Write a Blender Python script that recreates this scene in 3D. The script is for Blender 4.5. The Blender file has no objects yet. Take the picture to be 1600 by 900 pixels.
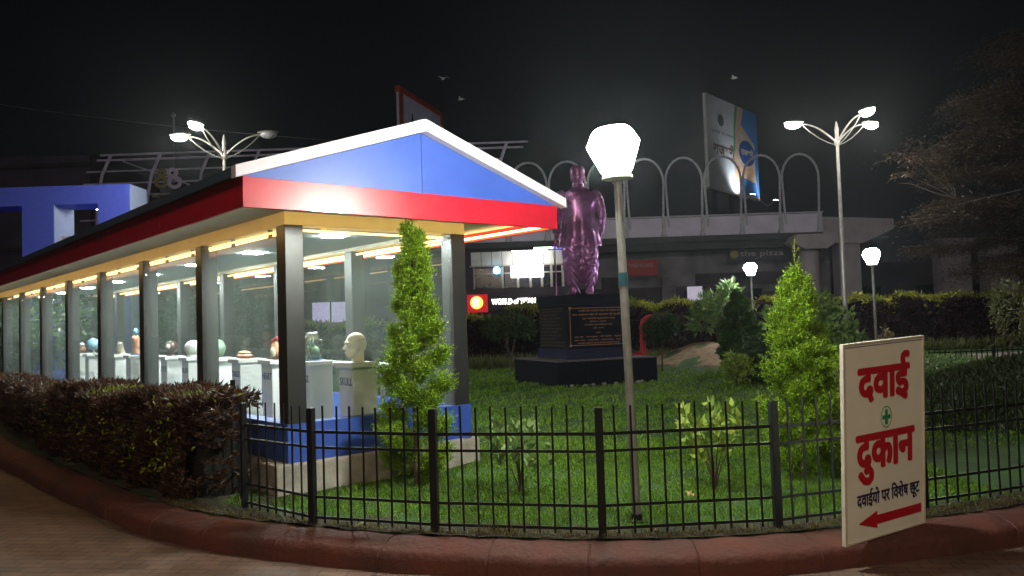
import bpy, math, random
import numpy as np
from mathutils import Vector, Matrix
R = math.radians
rng = np.random.default_rng(7)
random.seed(7)
SC = bpy.context.scene
COL = SC.collection

# ------------------------------------------------------------------ camera, sky, light, exposure
cam_d = bpy.data.cameras.new('camera')
cam = bpy.data.objects.new('camera', cam_d); COL.objects.link(cam)
cam_d.sensor_width = 36; cam_d.lens = 28.376; cam_d.clip_start = .05; cam_d.clip_end = 2000
cam.matrix_world = Matrix.Translation((0, 0, 1.6)) @ Matrix.Rotation(math.pi/2 + .0426, 4, 'X') @ Matrix.Rotation(-.0323, 4, 'Z')
SC.camera = cam
world = bpy.data.worlds.new('World'); SC.world = world; world.use_nodes = True
wn = world.node_tree; wl = wn.links
bg = wn.nodes['Background']
sky = wn.nodes.new('ShaderNodeTexSky'); sky.sky_type = 'NISHITA'; sky.sun_disc = False
sky.sun_elevation = R(38); sky.sun_rotation = R(205); sky.air_density = .6; sky.dust_density = 1.5
hs = wn.nodes.new('ShaderNodeHueSaturation'); hs.inputs['Saturation'].default_value = .45
wl.new(sky.outputs[0], hs.inputs['Color']); wl.new(hs.outputs[0], bg.inputs[0])
bg.inputs[1].default_value = .0008
sun_d = bpy.data.lights.new('sun', 'SUN'); sun_d.energy = .12; sun_d.angle = R(14); sun_d.color = (1, .84, .74)
sun = bpy.data.objects.new('sun', sun_d); COL.objects.link(sun)
sun.rotation_euler = (R(52), 0, R(-25))
SC.view_settings.view_transform = 'Standard'; SC.view_settings.look = 'None'
SC.view_settings.exposure = 0; SC.view_settings.gamma = 1; SC.view_settings.use_curve_mapping = False
SC.render.engine = 'CYCLES'
cy = SC.cycles
cy.use_denoising = True
try: cy.denoiser = 'OPENIMAGEDENOISE'
except Exception: pass
cy.max_bounces = 8; cy.diffuse_bounces = 3; cy.glossy_bounces = 4; cy.transparent_max_bounces = 24; cy.transmission_bounces = 6
cy.sample_clamp_indirect = 4; cy.caustics_reflective = False; cy.caustics_refractive = False

# ------------------------------------------------------------------ materials
def mat(name, col, rough=.6, metal=0, var=.15, scale=6, bump=0, bscale=40, emit=None, es=0, spec=.5, coat=0, trans=0, col2=None, island=0, det=6, sss=0):
    m = bpy.data.materials.new(name); m.use_nodes = True
    nt = m.node_tree; L = nt.links; b = nt.nodes['Principled BSDF']
    b.inputs['Roughness'].default_value = rough; b.inputs['Metallic'].default_value = metal
    b.inputs['Specular IOR Level'].default_value = spec; b.inputs['Coat Weight'].default_value = coat
    tc = nt.nodes.new('ShaderNodeTexCoord')
    nz = nt.nodes.new('ShaderNodeTexNoise'); nz.inputs['Scale'].default_value = scale; nz.inputs['Detail'].default_value = det
    L.new(tc.outputs['Object'], nz.inputs['Vector'])
    rp = nt.nodes.new('ShaderNodeValToRGB')
    c2 = col2 or tuple(c*(1-var) for c in col); c1 = tuple(min(1, c*(1+var)) for c in col) if not col2 else col
    rp.color_ramp.elements[0].position = .3; rp.color_ramp.elements[1].position = .7
    rp.color_ramp.elements[0].color = (*c2, 1); rp.color_ramp.elements[1].color = (*c1, 1)
    if island:
        ge = nt.nodes.new('ShaderNodeNewGeometry')
        mx = nt.nodes.new('ShaderNodeMath'); mx.operation = 'MULTIPLY_ADD'; mx.inputs[1].default_value = island
        m2 = nt.nodes.new('ShaderNodeMath'); m2.operation = 'MULTIPLY_ADD'; m2.inputs[1].default_value = 1-island*.5; 
        L.new(nz.outputs[0], m2.inputs[0]); m2.inputs[2].default_value = 0
        L.new(ge.outputs['Random Per Island'], mx.inputs[0]); L.new(m2.outputs[0], mx.inputs[2])
        L.new(mx.outputs[0], rp.inputs[0])
    else: L.new(nz.outputs[0], rp.inputs[0])
    L.new(rp.outputs[0], b.inputs['Base Color'])
    if bump:
        n2 = nt.nodes.new('ShaderNodeTexNoise'); n2.inputs['Scale'].default_value = bscale; n2.inputs['Detail'].default_value = 5
        L.new(tc.outputs['Object'], n2.inputs['Vector'])
        bp = nt.nodes.new('ShaderNodeBump'); bp.inputs['Strength'].default_value = bump; bp.inputs['Distance'].default_value = .02
        L.new(n2.outputs[0], bp.inputs['Height']); L.new(bp.outputs[0], b.inputs['Normal'])
        # rougher where dirty
    rr = nt.nodes.new('ShaderNodeMapRange'); rr.inputs['To Min'].default_value = max(0, rough-.08); rr.inputs['To Max'].default_value = min(1, rough+.1)
    L.new(nz.outputs[0], rr.inputs[0]); L.new(rr.outputs[0], b.inputs['Roughness'])
    if emit:
        b.inputs['Emission Color'].default_value = (*emit, 1); b.inputs['Emission Strength'].default_value = es
    if trans: b.inputs['Transmission Weight'].default_value = trans
    return m
def leafmat(name, a, b_, rough=.5, tl=.25, scale=1.5):
    m = mat(name, a, rough, 0, col2=b_, scale=scale, island=.7, spec=.4)
    nt = m.node_tree; L = nt.links; b = nt.nodes['Principled BSDF']; out = nt.nodes['Material Output']
    tr = nt.nodes.new('ShaderNodeBsdfTranslucent'); mx = nt.nodes.new('ShaderNodeMixShader'); mx.inputs[0].default_value = tl
    src = b.inputs['Base Color'].links[0].from_socket
    L.new(src, tr.inputs[0]); L.new(b.outputs[0], mx.inputs[1]); L.new(tr.outputs[0], mx.inputs[2]); L.new(mx.outputs[0], out.inputs[0])
    return m
def glassmat(name, tint, rough=.0, refl=1.0):
    m = bpy.data.materials.new(name); m.use_nodes = True; nt = m.node_tree; L = nt.links
    nt.nodes.remove(nt.nodes['Principled BSDF']); out = nt.nodes['Material Output']
    t = nt.nodes.new('ShaderNodeBsdfTransparent'); t.inputs[0].default_value = (*tint, 1)
    g = nt.nodes.new('ShaderNodeBsdfGlossy'); g.inputs['Roughness'].default_value = rough
    lw = nt.nodes.new('ShaderNodeLayerWeight'); lw.inputs[0].default_value = .5
    pw = nt.nodes.new('ShaderNodeMath'); pw.operation = 'POWER'; pw.inputs[1].default_value = 5; L.new(lw.outputs['Facing'], pw.inputs[0])
    f = nt.nodes.new('ShaderNodeMath'); f.operation = 'MULTIPLY_ADD'; f.inputs[1].default_value = .94; f.inputs[2].default_value = .05; L.new(pw.outputs[0], f.inputs[0])
    tc = nt.nodes.new('ShaderNodeTexCoord'); nz = nt.nodes.new('ShaderNodeTexNoise'); nz.inputs['Scale'].default_value = .8
    bp = nt.nodes.new('ShaderNodeBump'); bp.inputs['Strength'].default_value = .04; bp.inputs['Distance'].default_value = .02
    L.new(tc.outputs['Object'], nz.inputs[0]); L.new(nz.outputs[0], bp.inputs['Height']); L.new(bp.outputs[0], g.inputs['Normal'])
    ml = nt.nodes.new('ShaderNodeMath'); ml.operation = 'MULTIPLY'; ml.inputs[1].default_value = refl
    L.new(f.outputs[0], ml.inputs[0])
    mx = nt.nodes.new('ShaderNodeMixShader'); L.new(ml.outputs[0], mx.inputs[0]); L.new(t.outputs[0], mx.inputs[1]); L.new(g.outputs[0], mx.inputs[2])
    df_ = nt.nodes.new('ShaderNodeBsdfTranslucent'); df_.inputs[0].default_value = (.75, .9, .82, 1)      # dust film
    d2 = nt.nodes.new('ShaderNodeMixShader'); dn = nt.nodes.new('ShaderNodeTexNoise'); dn.inputs['Scale'].default_value = 2.5; dn.inputs['Detail'].default_value = 6
    dm = nt.nodes.new('ShaderNodeMapRange'); dm.inputs['To Min'].default_value = .008; dm.inputs['To Max'].default_value = .035; L.new(tc.outputs['Object'], dn.inputs[0]); L.new(dn.outputs[0], dm.inputs[0])
    L.new(dm.outputs[0], d2.inputs[0]); L.new(mx.outputs[0], d2.inputs[1]); L.new(df_.outputs[0], d2.inputs[2])
    L.new(d2.outputs[0], out.inputs[0]); return m
def emat(name, col, s):
    return mat(name, (.8, .8, .8), .5, emit=col, es=s)

M = {}
M['red'] = mat('red_panel', (.46, .010, .026), .34, var=.12, coat=.3)
M['blue'] = mat('blue_panel', (.040, .085, .37), .42, var=.14, scale=2)
M['trimwhite'] = mat('white_trim', (.60, .53, .59), .5, var=.07)
M['roof'] = mat('slate_roof', (.055, .085, .13), .5, bump=.2)
M['column'] = mat('grey_cladding', (.030, .028, .029), .36, metal=.15, var=.1)
M['concrete'] = mat('pale_concrete', (.36, .32, .28), .85, var=.25, bump=.5)
M['cream'] = mat('cream_beam', (.82, .74, .52), .5, var=.05)
M['ceil'] = mat('ceiling_board', (.55, .62, .58), .6, var=.05)
M['floor'] = mat('floor_tile', (.4, .42, .4), .3, var=.1)
M['glass'] = glassmat('pane_glass', (.965, .985, .975), 0, .8)
M['led'] = emat('led_yellow', (1, .66, .22), 12)
M['led_in'] = emat('led_yellow_inside', (1, .62, .20), 4)
M['granite_dull'] = mat('dull_granite', (.010, .010, .018), .6, var=.4, scale=40, spec=.12)
M['ceillamp'] = emat('ceiling_lamp', (.90, 1, .95), 640)
M['ceillamp_rim'] = mat('lamp_rim', (.8, .8, .8), .4)
M['pedestal'] = mat('white_paint', (.80, .83, .82), .5, var=.05)
M['textblue'] = mat('blue_letter', (.03, .06, .22), .5)
M['black'] = mat('black_metal', (.012, .012, .014), .38, metal=.3, var=.2, bump=.15)
M['kerb'] = mat('red_kerb', (.125, .034, .023), .8, col2=(.065, .024, .018), scale=2.2, bump=.7, bscale=18)
M['pole'] = mat('pole_grey', (.33, .335, .32), .45, metal=.3, var=.25, scale=9)
M['tape'] = mat('teal_tape', (.03, .13, .17), .4, var=.3)
M['lampglass'] = emat('lamp_glass', (.93, 1, .88), 420)
M['lampfar'] = emat('lamp_glass_far', (.9, .97, 1), 150)
M['lampst'] = emat('street_lamp_glass', (1, 1, .86), 420)
M['lampassumed'] = emat('assumed_lamp_glass', (1, .79, .55), 640)  # warm glow of the assumed, unseen lamp behind the camera
M['lampoff'] = mat('unlit_lens', (.3, .3, .33), .3)
M['galv'] = mat('galvanised', (.30, .28, .27), .45, metal=.5, var=.2)
M['granite'] = mat('black_granite', (.012, .012, .022), .3, var=.4, scale=60, spec=.3)
M['granite_edge'] = mat('granite_step', (.035, .035, .075), .2, var=.3, scale=50)
M['slabtop'] = mat('slab_top', (.13, .10, .12), .6, var=.2)
M['copper'] = mat('copper_letter', (.55, .27, .17), .45, metal=.2)
M['gold'] = mat('gold_letter', (.22, .16, .07), .45)
M['bronze'] = mat('violet_bronze', (.68, .29, .70), .26, metal=.65, col2=(.48, .19, .46), scale=3, bump=.08, bscale=14)
M['bronze_d'] = mat('dark_bronze', (.55, .22, .50), .30, metal=.7, col2=(.30, .11, .22), scale=6, bump=.3, bscale=18)
M['signcream'] = mat('cream_acrylic', (.84, .85, .74), .4, var=.05, scale=3)
M['signedge'] = mat('sign_edge', (.6, .55, .47), .5)
M['signred'] = mat('sign_red', (.50, .008, .02), .45, var=.05)
M['signnavy'] = mat('sign_navy', (.02, .014, .08), .5)
M['signgreen'] = mat('sign_green', (.01, .30, .09), .5)
M['soil'] = mat('brown_soil', (.24, .16, .10), .95, var=.3, bump=1, bscale=12)
M['stone'] = mat('stone', (.3, .25, .22), .9, var=.3, bump=.6)
M['bark'] = mat('bark', (.10, .065, .045), .9, var=.35, bump=.8, bscale=20)
M['bark_red'] = mat('bark_grey', (.07, .05, .045), .9, var=.35, bump=.8)
M['twig'] = mat('twig', (.22, .17, .07), .8)
M['thuja'] = leafmat('thuja_leaf', (.25, .40, .016), (.028, .080, .006))
M['thuja_far'] = leafmat('thuja_leaf_dull', (.07, .14, .025), (.03, .07, .015))
M['croton'] = leafmat('croton_leaf', (.075, .032, .016), (.020, .013, .007), scale=3)
M['yellowleaf'] = leafmat('lime_leaf', (.22, .26, .02), (.08, .12, .015))
M['hedge_top'] = leafmat('hedge_fringe', (.42, .42, .06), (.12, .16, .03))
M['maroon'] = leafmat('maroon_leaf', (.045, .014, .028), (.014, .006, .012))
M['green'] = leafmat('broad_leaf', (.22, .33, .11), (.09, .17, .06))
M['greend'] = leafmat('dark_leaf', (.05, .09, .03), (.018, .04, .015))
M['limeshrub'] = leafmat('lime_shrub_leaf', (.34, .44, .08), (.12, .22, .04))
M['treeleaf'] = leafmat('tree_leaf', (.060, .036, .024), (.026, .022, .012), scale=.3)
M['strap'] = leafmat('strap_leaf', (.16, .17, .06), (.06, .08, .03))
M['grass'] = leafmat('grass_blade', (.18, .32, .026), (.045, .12, .013), rough=.6, tl=.3, scale=.7)
M['grassdry'] = leafmat('dry_grass', (.20, .16, .07), (.10, .07, .03))
M['parapet'] = mat('parapet_panel', (.60, .54, .70), .7, var=.12, scale=1.2, bump=.2)  # white panels, colour tinted and raised to stand for purple street light
M['deck'] = mat('deck_beam', (.045, .047, .055), .7, var=.2)
M['pier'] = mat('pier_concrete', (.34, .29, .33), .85, var=.12, scale=1.5, bump=.4)
M['tube'] = mat('painted_tube', (.42, .40, .48), .5, var=.2)
M['tube_purple_light'] = mat('purple_light_tube', (.58, .50, .70), .5, var=.2, scale=2)  # white tubes with purple street light put into the colour
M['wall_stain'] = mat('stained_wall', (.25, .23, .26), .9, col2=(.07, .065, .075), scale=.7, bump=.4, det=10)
M['wall_dark'] = mat('dark_wall', (.05, .042, .055), .9, var=.4, scale=.6)
M['wall_purple'] = mat('purple_wall', (.075, .055, .095), .9, var=.3, scale=.5)
M['corr'] = mat('corrugated_white', (.68, .67, .66), .6, var=.12, scale=2)
M['framepale'] = mat('pale_frame', (.5, .47, .40), .6, var=.2)
M['darkglass'] = mat('dark_glass', (.012, .014, .025), .15, var=.3)
M['ibluelit'] = emat('blue_logo_lit', (.25, .65, 1), 7)
M['iwhite'] = emat('white_sign_lit', (.9, .97, 1), 5.5)
M['iwhite2'] = emat('white_letters_lit', (1, .97, .93), 6)
M['ired'] = mat('red_box_lit', (.5, .01, .02), .5, emit=(1, .02, .03), es=.35)
M['iyellow'] = emat('yellow_disc_lit', (1, .33, .02), 3.2)
M['icream'] = emat('cream_mark_lit', (1, .85, .4), 4)
M['redboard'] = mat('dull_red_board', (.30, .035, .045), .7, var=.15)
M['boardtext'] = mat('dull_letter', (.30, .25, .27), .7)
M['darkboard'] = mat('dark_board', (.025, .025, .035), .6)
M['dimyellow'] = mat('dull_yellow', (.22, .18, .05), .6)
M['portal'] = mat('portal_blue', (.12, .17, .95), .45, var=.07)
M['portal_lit_side'] = mat('portal_light_tint', (.45, .55, .85), .45, var=.07)  # paler portal blue, with the light on its sides painted in
M['hoarding'] = mat('hoarding_white', (.62, .64, .66), .6, var=.08, scale=1)
M['hoarding_dim'] = mat('hoarding_grey', (.66, .66, .84), .7, var=.08, scale=1)
M['orange'] = mat('orange_frame', (.48, .09, .03), .6)
M['peach'] = mat('peach_print', (.62, .38, .24), .6, var=.15)
M['tan'] = mat('tan_print', (.55, .45, .33), .6, var=.2, scale=2)
M['skyblue'] = mat('blue_print', (.03, .20, .52), .55, var=.1)
M['deepblue'] = mat('navy_print', (.015, .07, .26), .55)
M['greenprint'] = mat('green_print', (.10, .34, .22), .55)
M['greyprint'] = mat('grey_print', (.12, .13, .15), .6)
M['brownprint'] = mat('brown_print', (.17, .10, .07), .6)
M['navy'] = mat('navy_letter', (.012, .014, .04), .6)
M['redpipe'] = mat('red_pipe', (.55, .025, .04), .45, var=.15)
M['flesh'] = mat('model_cream', (.74, .68, .58), .5, var=.06)
M['bone'] = mat('model_bone', (.72, .66, .50), .5)
M['pink'] = mat('model_pink', (.62, .20, .14), .45, col2=(.70, .42, .22), scale=12)
M['mred'] = mat('model_red', (.5, .03, .03), .4)
M['mblue'] = mat('model_blue', (.06, .16, .5), .4)
M['ball'] = mat('model_light_blue', (.12, .36, .60), .35, col2=(.35, .55, .6), scale=8)
M['mdark'] = mat('model_dark', (.06, .02, .02), .3)
M['mgreen'] = mat('model_green', (.12, .24, .16), .6, col2=(.3, .4, .3), scale=15)
M['mwhite'] = mat('model_white', (.75, .78, .76), .5)
M['clear'] = glassmat('clear_plastic', (.72, .82, .78), .12, 3.2)
M['panelmix'] = mat('printed_panel', (.10, .38, .52), .4, col2=(.45, .42, .2), scale=6)
M['tankwhite'] = mat('tank_white', (.55, .57, .5), .5)
M['paper'] = mat('litter_paper', (.4, .5, .2), .6)
M['dryleaf'] = mat('dry_leaf', (.45, .28, .12), .7)
M['bird'] = mat('bird_grey', (.4, .4, .4), .8)
M['lilacp'] = emat('lilac_pane', (.62, .52, 1), .55)
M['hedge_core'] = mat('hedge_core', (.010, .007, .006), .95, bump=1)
M['bulb'] = emat('small_lamp', (1, .98, .85), 60)
M['floodl'] = emat('flood_lamp', (.85, .93, 1), 40)
M['wire'] = mat('wire', (.10, .09, .11), .6)

# ground type materials
def paving():
    m = mat('brick_paving', (.25, .155, .115), .75, bump=0)
    nt = m.node_tree; L = nt.links; b = nt.nodes['Principled BSDF']
    tc = nt.nodes.new('ShaderNodeTexCoord'); mp = nt.nodes.new('ShaderNodeMapping'); mp.inputs['Rotation'].default_value = (0, 0, R(8))
    br = nt.nodes.new('ShaderNodeTexBrick'); br.inputs['Scale'].default_value = 1
    br.inputs['Brick Width'].default_value = .22; br.inputs['Row Height'].default_value = .11; br.inputs['Mortar Size'].default_value = .006
    br.inputs['Color1'].default_value = (.18, .10, .073, 1); br.inputs['Color2'].default_value = (.125, .072, .055, 1); br.inputs['Mortar'].default_value = (.06, .04, .032, 1)
    n1 = nt.nodes.new('ShaderNodeTexNoise'); n1.inputs['Scale'].default_value = 5
    ad = nt.nodes.new('ShaderNodeVectorMath'); ad.operation = 'MULTIPLY_ADD'; ad.inputs[1].default_value = (.02, .02, 0)
    L.new(tc.outputs['Object'], n1.inputs[0]); L.new(n1.outputs['Color'], ad.inputs[0]); L.new(tc.outputs['Object'], ad.inputs[2])
    L.new(ad.outputs[0], mp.inputs[0]); L.new(mp.outputs[0], br.inputs[0])
    n2 = nt.nodes.new('ShaderNodeTexNoise'); n2.inputs['Scale'].default_value = .9; n2.inputs['Detail'].default_value = 8; L.new(tc.outputs['Object'], n2.inputs[0])
    mr = nt.nodes.new('ShaderNodeMapRange'); mr.inputs['From Min'].default_value = .3; mr.inputs['From Max'].default_value = .7; mr.inputs['To Min'].default_value = .7; mr.inputs['To Max'].default_value = 1.35
    L.new(n2.outputs[0], mr.inputs[0])
    sc = nt.nodes.new('ShaderNodeVectorMath'); sc.operation = 'SCALE'; L.new(br.outputs['Color'], sc.inputs[0]); L.new(mr.outputs[0], sc.inputs['Scale'])
    L.new(sc.outputs[0], b.inputs['Base Color'])
    bp = nt.nodes.new('ShaderNodeBump'); bp.inputs['Strength'].default_value = .6; bp.inputs['Distance'].default_value = .01; bp.invert = True
    L.new(br.outputs['Fac'], bp.inputs['Height']); L.new(bp.outputs[0], b.inputs['Normal'])
    return m
M['paving'] = paving()
M['lawn'] = mat('lawn_ground', (.05, .12, .018), .9, col2=(.02, .05, .010), scale=1.6, bump=1, bscale=25)
M['asphalt'] = mat('asphalt', (.05, .045, .045), .85, var=.3, bump=.4)

# ------------------------------------------------------------------ mesh helpers
class MB:
    def __init__(s): s.v = []; s.f = []
    def add(s, vs, fs):
        n = len(s.v); s.v += [tuple(map(float, p)) for p in vs]; s.f += [tuple(i+n for i in f) for f in fs]; return s
    def box(s, x0, x1, y0, y1, z0, z1):
        return s.add([(x0,y0,z0),(x1,y0,z0),(x1,y1,z0),(x0,y1,z0),(x0,y0,z1),(x1,y0,z1),(x1,y1,z1),(x0,y1,z1)],
                     [(0,3,2,1),(4,5,6,7),(0,1,5,4),(1,2,6,5),(2,3,7,6),(3,0,4,7)])
    def prism(s, pts, axis, a, b):          # polygon in the plane normal to axis, swept a..b
        n = len(pts)
        def P(p, t):
            return {'x': (t, p[0], p[1]), 'y': (p[0], t, p[1]), 'z': (p[0], p[1], t)}[axis]
        vs = [P(p, a) for p in pts] + [P(p, b) for p in pts]
        fs = [tuple(range(n))[::-1], tuple(range(n, 2*n))] + [(i, (i+1) % n, n+(i+1) % n, n+i) for i in range(n)]
        return s.add(vs, fs)
    def tube(s, path, r, n=10, caps=True):
        path = [Vector(p) for p in path]; rr = r if hasattr(r, '__len__') else [r]*len(path)
        vs = []; up = None
        for i, p in enumerate(path):
            t = (path[min(i+1, len(path)-1)] - path[max(i-1, 0)]).normalized()
            if up is None:
                up = t.orthogonal().normalized()
            else:
                up = (up - t*up.dot(t)).normalized()
            w = t.cross(up)
            for k in range(n):
                a = 2*math.pi*k/n; vs.append(p + (up*math.cos(a) + w*math.sin(a))*rr[i])
        fs = []
        for i in range(len(path)-1):
            for k in range(n): fs.append((i*n+k, i*n+(k+1) % n, (i+1)*n+(k+1) % n, (i+1)*n+k))
        if caps: fs += [tuple(range(n))[::-1], tuple(range((len(path)-1)*n, len(path)*n))]
        return s.add(vs, fs)
    def lathe(s, prof, n=20, c=(0, 0, 0), sx=1, sy=1, rot=0):
        vs = [(c[0]+sx*r*math.cos(2*math.pi*k/n+rot), c[1]+sy*r*math.sin(2*math.pi*k/n+rot), c[2]+z) for r, z in prof for k in range(n)]
        fs = [(i*n+k, i*n+(k+1) % n, (i+1)*n+(k+1) % n, (i+1)*n+k) for i in range(len(prof)-1) for k in range(n)]
        fs += [tuple(range(n))[::-1], tuple(range((len(prof)-1)*n, len(prof)*n))]
        return s.add(vs, fs)
    def ell(s, c, r, nu=16, nv=10, f=None):
        r = r if hasattr(r, '__len__') else (r, r, r)
        prof = []
        vs = []
        for i in range(nv+1):
            th = math.pi*min(max(i/nv, .004), .996)
            for k in range(nu):
                a = 2*math.pi*k/nu
                d = Vector((math.sin(th)*math.cos(a), math.sin(th)*math.sin(a), -math.cos(th)))
                k_ = f(d) if f else 1
                vs.append((c[0]+d.x*r[0]*k_, c[1]+d.y*r[1]*k_, c[2]+d.z*r[2]*k_))
        fs = [(i*nu+k, i*nu+(k+1) % nu, (i+1)*nu+(k+1) % nu, (i+1)*nu+k) for i in range(nv) for k in range(nu)]
        fs += [tuple(range(nu))[::-1], tuple(range(nv*nu, (nv+1)*nu))]
        return s.add(vs, fs)
    def loft(s, rings, caps=True):
        n = len(rings[0]); vs = [p for r in rings for p in r]
        fs = [(i*n+k, i*n+(k+1) % n, (i+1)*n+(k+1) % n, (i+1)*n+k) for i in range(len(rings)-1) for k in range(n)]
        if caps: fs += [tuple(range(n))[::-1], tuple(range((len(rings)-1)*n, len(rings)*n))]
        return s.add(vs, fs)
    def xf(s, mtx):
        s.v = [tuple(mtx @ Vector(p)) for p in s.v]; return s
    def build(s, name, m, parent=None, smooth=False, bevel=0, loc=None, rot=None):
        me = bpy.data.meshes.new(name); me.from_pydata(s.v, [], s.f); me.update()
        return finish(me, name, m, parent, smooth, bevel, loc, rot)
def finish(me, name, m, parent=None, smooth=False, bevel=0, loc=None, rot=None):
    o = bpy.data.objects.new(name, me); COL.objects.link(o)
    me.materials.append(M[m] if isinstance(m, str) else m)
    if parent: o.parent = parent
    if loc: o.location = loc
    if rot: o.rotation_euler = rot
    if smooth:
        me.polygons.foreach_set('use_smooth', [True]*len(me.polygons))
        try: me.set_sharp_from_angle(angle=R(smooth if smooth > 1 else 40))
        except Exception: pass
    if bevel:
        b = o.modifiers.new('bevel', 'BEVEL'); b.width = bevel; b.segments = 2; b.limit_method = 'ANGLE'; b.angle_limit = R(40)
    return o
def thing(name, label, cat, loc=(0, 0, 0), rz=0, group=None):
    o = bpy.data.objects.new(name, None); COL.objects.link(o); o.location = loc; o.rotation_euler = (0, 0, rz); o.empty_display_size = .1
    o['label'] = label; o['category'] = cat
    if group: o['group'] = group
    return o
def tag(o, label, cat, group=None):
    o['label'] = label; o['category'] = cat
    if group: o['group'] = group
    return o
def kind(o, k, label=None):
    o['kind'] = k
    if label: o['label'] = label
    return o
def copy_tree(o, parent=None):
    c = o.copy(); COL.objects.link(c)
    if parent: c.parent = parent
    for ch in list(o.children): copy_tree(ch, c)
    return c
def quadsheet(name, V, m, parent=None, k=4):   # V: (N,k,3) array of separate polygons
    V = np.asarray(V, np.float32); N = V.shape[0]
    me = bpy.data.meshes.new(name)
    me.vertices.add(N*k); me.vertices.foreach_set('co', V.reshape(-1))
    me.loops.add(N*k); me.loops.foreach_set('vertex_index', np.arange(N*k, dtype=np.int32))
    me.polygons.add(N); me.polygons.foreach_set('loop_start', np.arange(0, N*k, k, dtype=np.int32))
    me.polygons.foreach_set('loop_total', np.full(N, k, np.int32))
    me.update(calc_edges=True); me.validate()
    return finish(me, name, m, parent)
def unit(a): return a/np.maximum(np.linalg.norm(a, axis=-1, keepdims=True), 1e-6)
def leaves(P, D, ln, wd, r=rng):               # diamond leaves at P pointing along D
    N = len(P); D = unit(D); rd = unit(r.normal(size=(N, 3))); S = unit(np.cross(D, rd)); Nn = np.cross(S, D)
    ln = np.broadcast_to(ln, (N,))[:, None]; wd = np.broadcast_to(wd, (N,))[:, None]
    a = P; b = P + D*ln*.45 + S*wd*.5 + Nn*wd*.15; c = P + D*ln - Nn*ln*.08; d = P + D*ln*.45 - S*wd*.5 + Nn*wd*.15
    return np.stack([a, b, c, d], 1)
def textmesh(s, off=0.0):
    c = bpy.data.curves.new('lettering', 'FONT'); c.body = s; c.offset = off; c.resolution_u = 3
    o = bpy.data.objects.new('lettering', c); COL.objects.link(o)
    dg = bpy.context.evaluated_depsgraph_get(); dg.update()
    me = bpy.data.meshes.new_from_object(o.evaluated_get(dg)); bpy.data.objects.remove(o)
    v = np.array([p.co[:] for p in me.vertices]); f = [tuple(p.vertices) for p in me.polygons]
    # lift each glyph island by a hair so overlapping strokes never share a plane
    par = list(range(len(v)))
    def fd(i):
        while par[i] != i: par[i] = par[par[i]]; i = par[i]
        return i
    for p in f:
        for q in p[1:]:
            a, b = fd(p[0]), fd(q)
            if a != b: par[a] = b
    root = [fd(i) for i in range(len(v))]; ids = {}
    lay = np.array([ids.setdefault(r_, len(ids)) for r_ in root])
    return v, f, lay
def letter(s, x0, x1, z0, z1, m, parent, name='lettering', off=0, y=-.004, axis='y', keep=False, step=.0006, bold=0):
    """text on the plane y=const facing -y, box x0..x1, z0..z1 (keep: keep aspect, height z0..z1)"""
    v, f, lay = textmesh(s, off)
    lo = v.min(0); hi = v.max(0)
    sx = (x1-x0)/(hi[0]-lo[0]); sz = (z1-z0)/(hi[1]-lo[1])
    X = x0+(v[:, 0]-lo[0])*sx; Z = z0+(v[:, 1]-lo[1])*sz
    if keep: X = (x0+x1)/2 + (v[:, 0]-(lo[0]+hi[0])/2)*sz
    Y = y - (lay % 4)*step
    b = MB(); b.add(list(zip(X, Y, Z)), f)
    for k in range(10 if bold else 0):
        a = 2*math.pi*k/10; st = step*4.3*(k+1)/10
        b.add(list(zip(X+bold*math.cos(a), Y-st, Z+bold*.8*math.sin(a))), f)
    return b.build(name, m, parent)

# ------------------------------------------------------------------ ground
def fbm(x, y, sc, seed=0):
    r = np.random.default_rng(seed); o = np.zeros_like(x)
    for k in range(14):
        f = sc*(1.35**(k % 7))*(1+.2*r.random()); a = r.random()*2*np.pi; ph = r.random()*6.28
        o += np.sin((x*np.cos(a)+y*np.sin(a))*f+ph)/(1+.35*(k % 7))
    return o/6
def grid_sheet(name, xs, ys, zf, m, k, lab=None):
    X, Y = np.meshgrid(xs, ys); Z = zf(X, Y)
    nx, ny = len(xs), len(ys); V = np.stack([X, Y, Z], -1).reshape(-1, 3)
    i = np.arange((nx-1)*(ny-1)); a = (i // (nx-1))*nx + i % (nx-1)
    me = bpy.data.meshes.new(name); me.from_pydata(V.tolist(), [], np.stack([a, a+1, a+nx+1, a+nx], 1).tolist()); me.update()
    return kind(finish(me, name, m, smooth=179), k, lab)
# kerb inner top line (lawn side)
KT = [(-16, 24), (-12, 18.3), (-8.32, 13.09), (-5.8, 10.2), (-4.04, 8.35), (-3.0, 7.35), (-2.2, 6.83), (-1.1, 6.33), (-.06, 6.02), (.85, 5.88), (1.9, 5.93), (3.19, 6.25), (4.02, 6.52), (5.6, 7.2), (9, 9.0), (16, 13)]
def smooth_line(P, n=8):
    P = [Vector((p[0], p[1], 0)) for p in P]; out = []
    for i in range(len(P)-1):
        p0 = P[max(i-1, 0)]; p1 = P[i]; p2 = P[i+1]; p3 = P[min(i+2, len(P)-1)]
        for k in range(n):
            t = k/n
            out.append(.5*((2*p1)+(-p0+p2)*t+(2*p0-5*p1+4*p2-p3)*t*t+(-p0+3*p1-3*p2+p3)*t**3))
    out.append(P[-1]); return out
KL = smooth_line(KT)
def kerb_side(x, y):      # y of kerb inner line at x
    return np.interp(x, [p.x for p in KL], [p.y for p in KL])
def mounds(X, Y):
    m1 = .80*np.exp(-(((X-7.9)/2.3)**2+((Y-11.6)/2.4)**2)**1.3)
    m2 = .75*np.exp(-(((X-6.3)/1.9)**2+((Y-25.6)/2.2)**2)**1.2)
    return m1, m2
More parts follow.
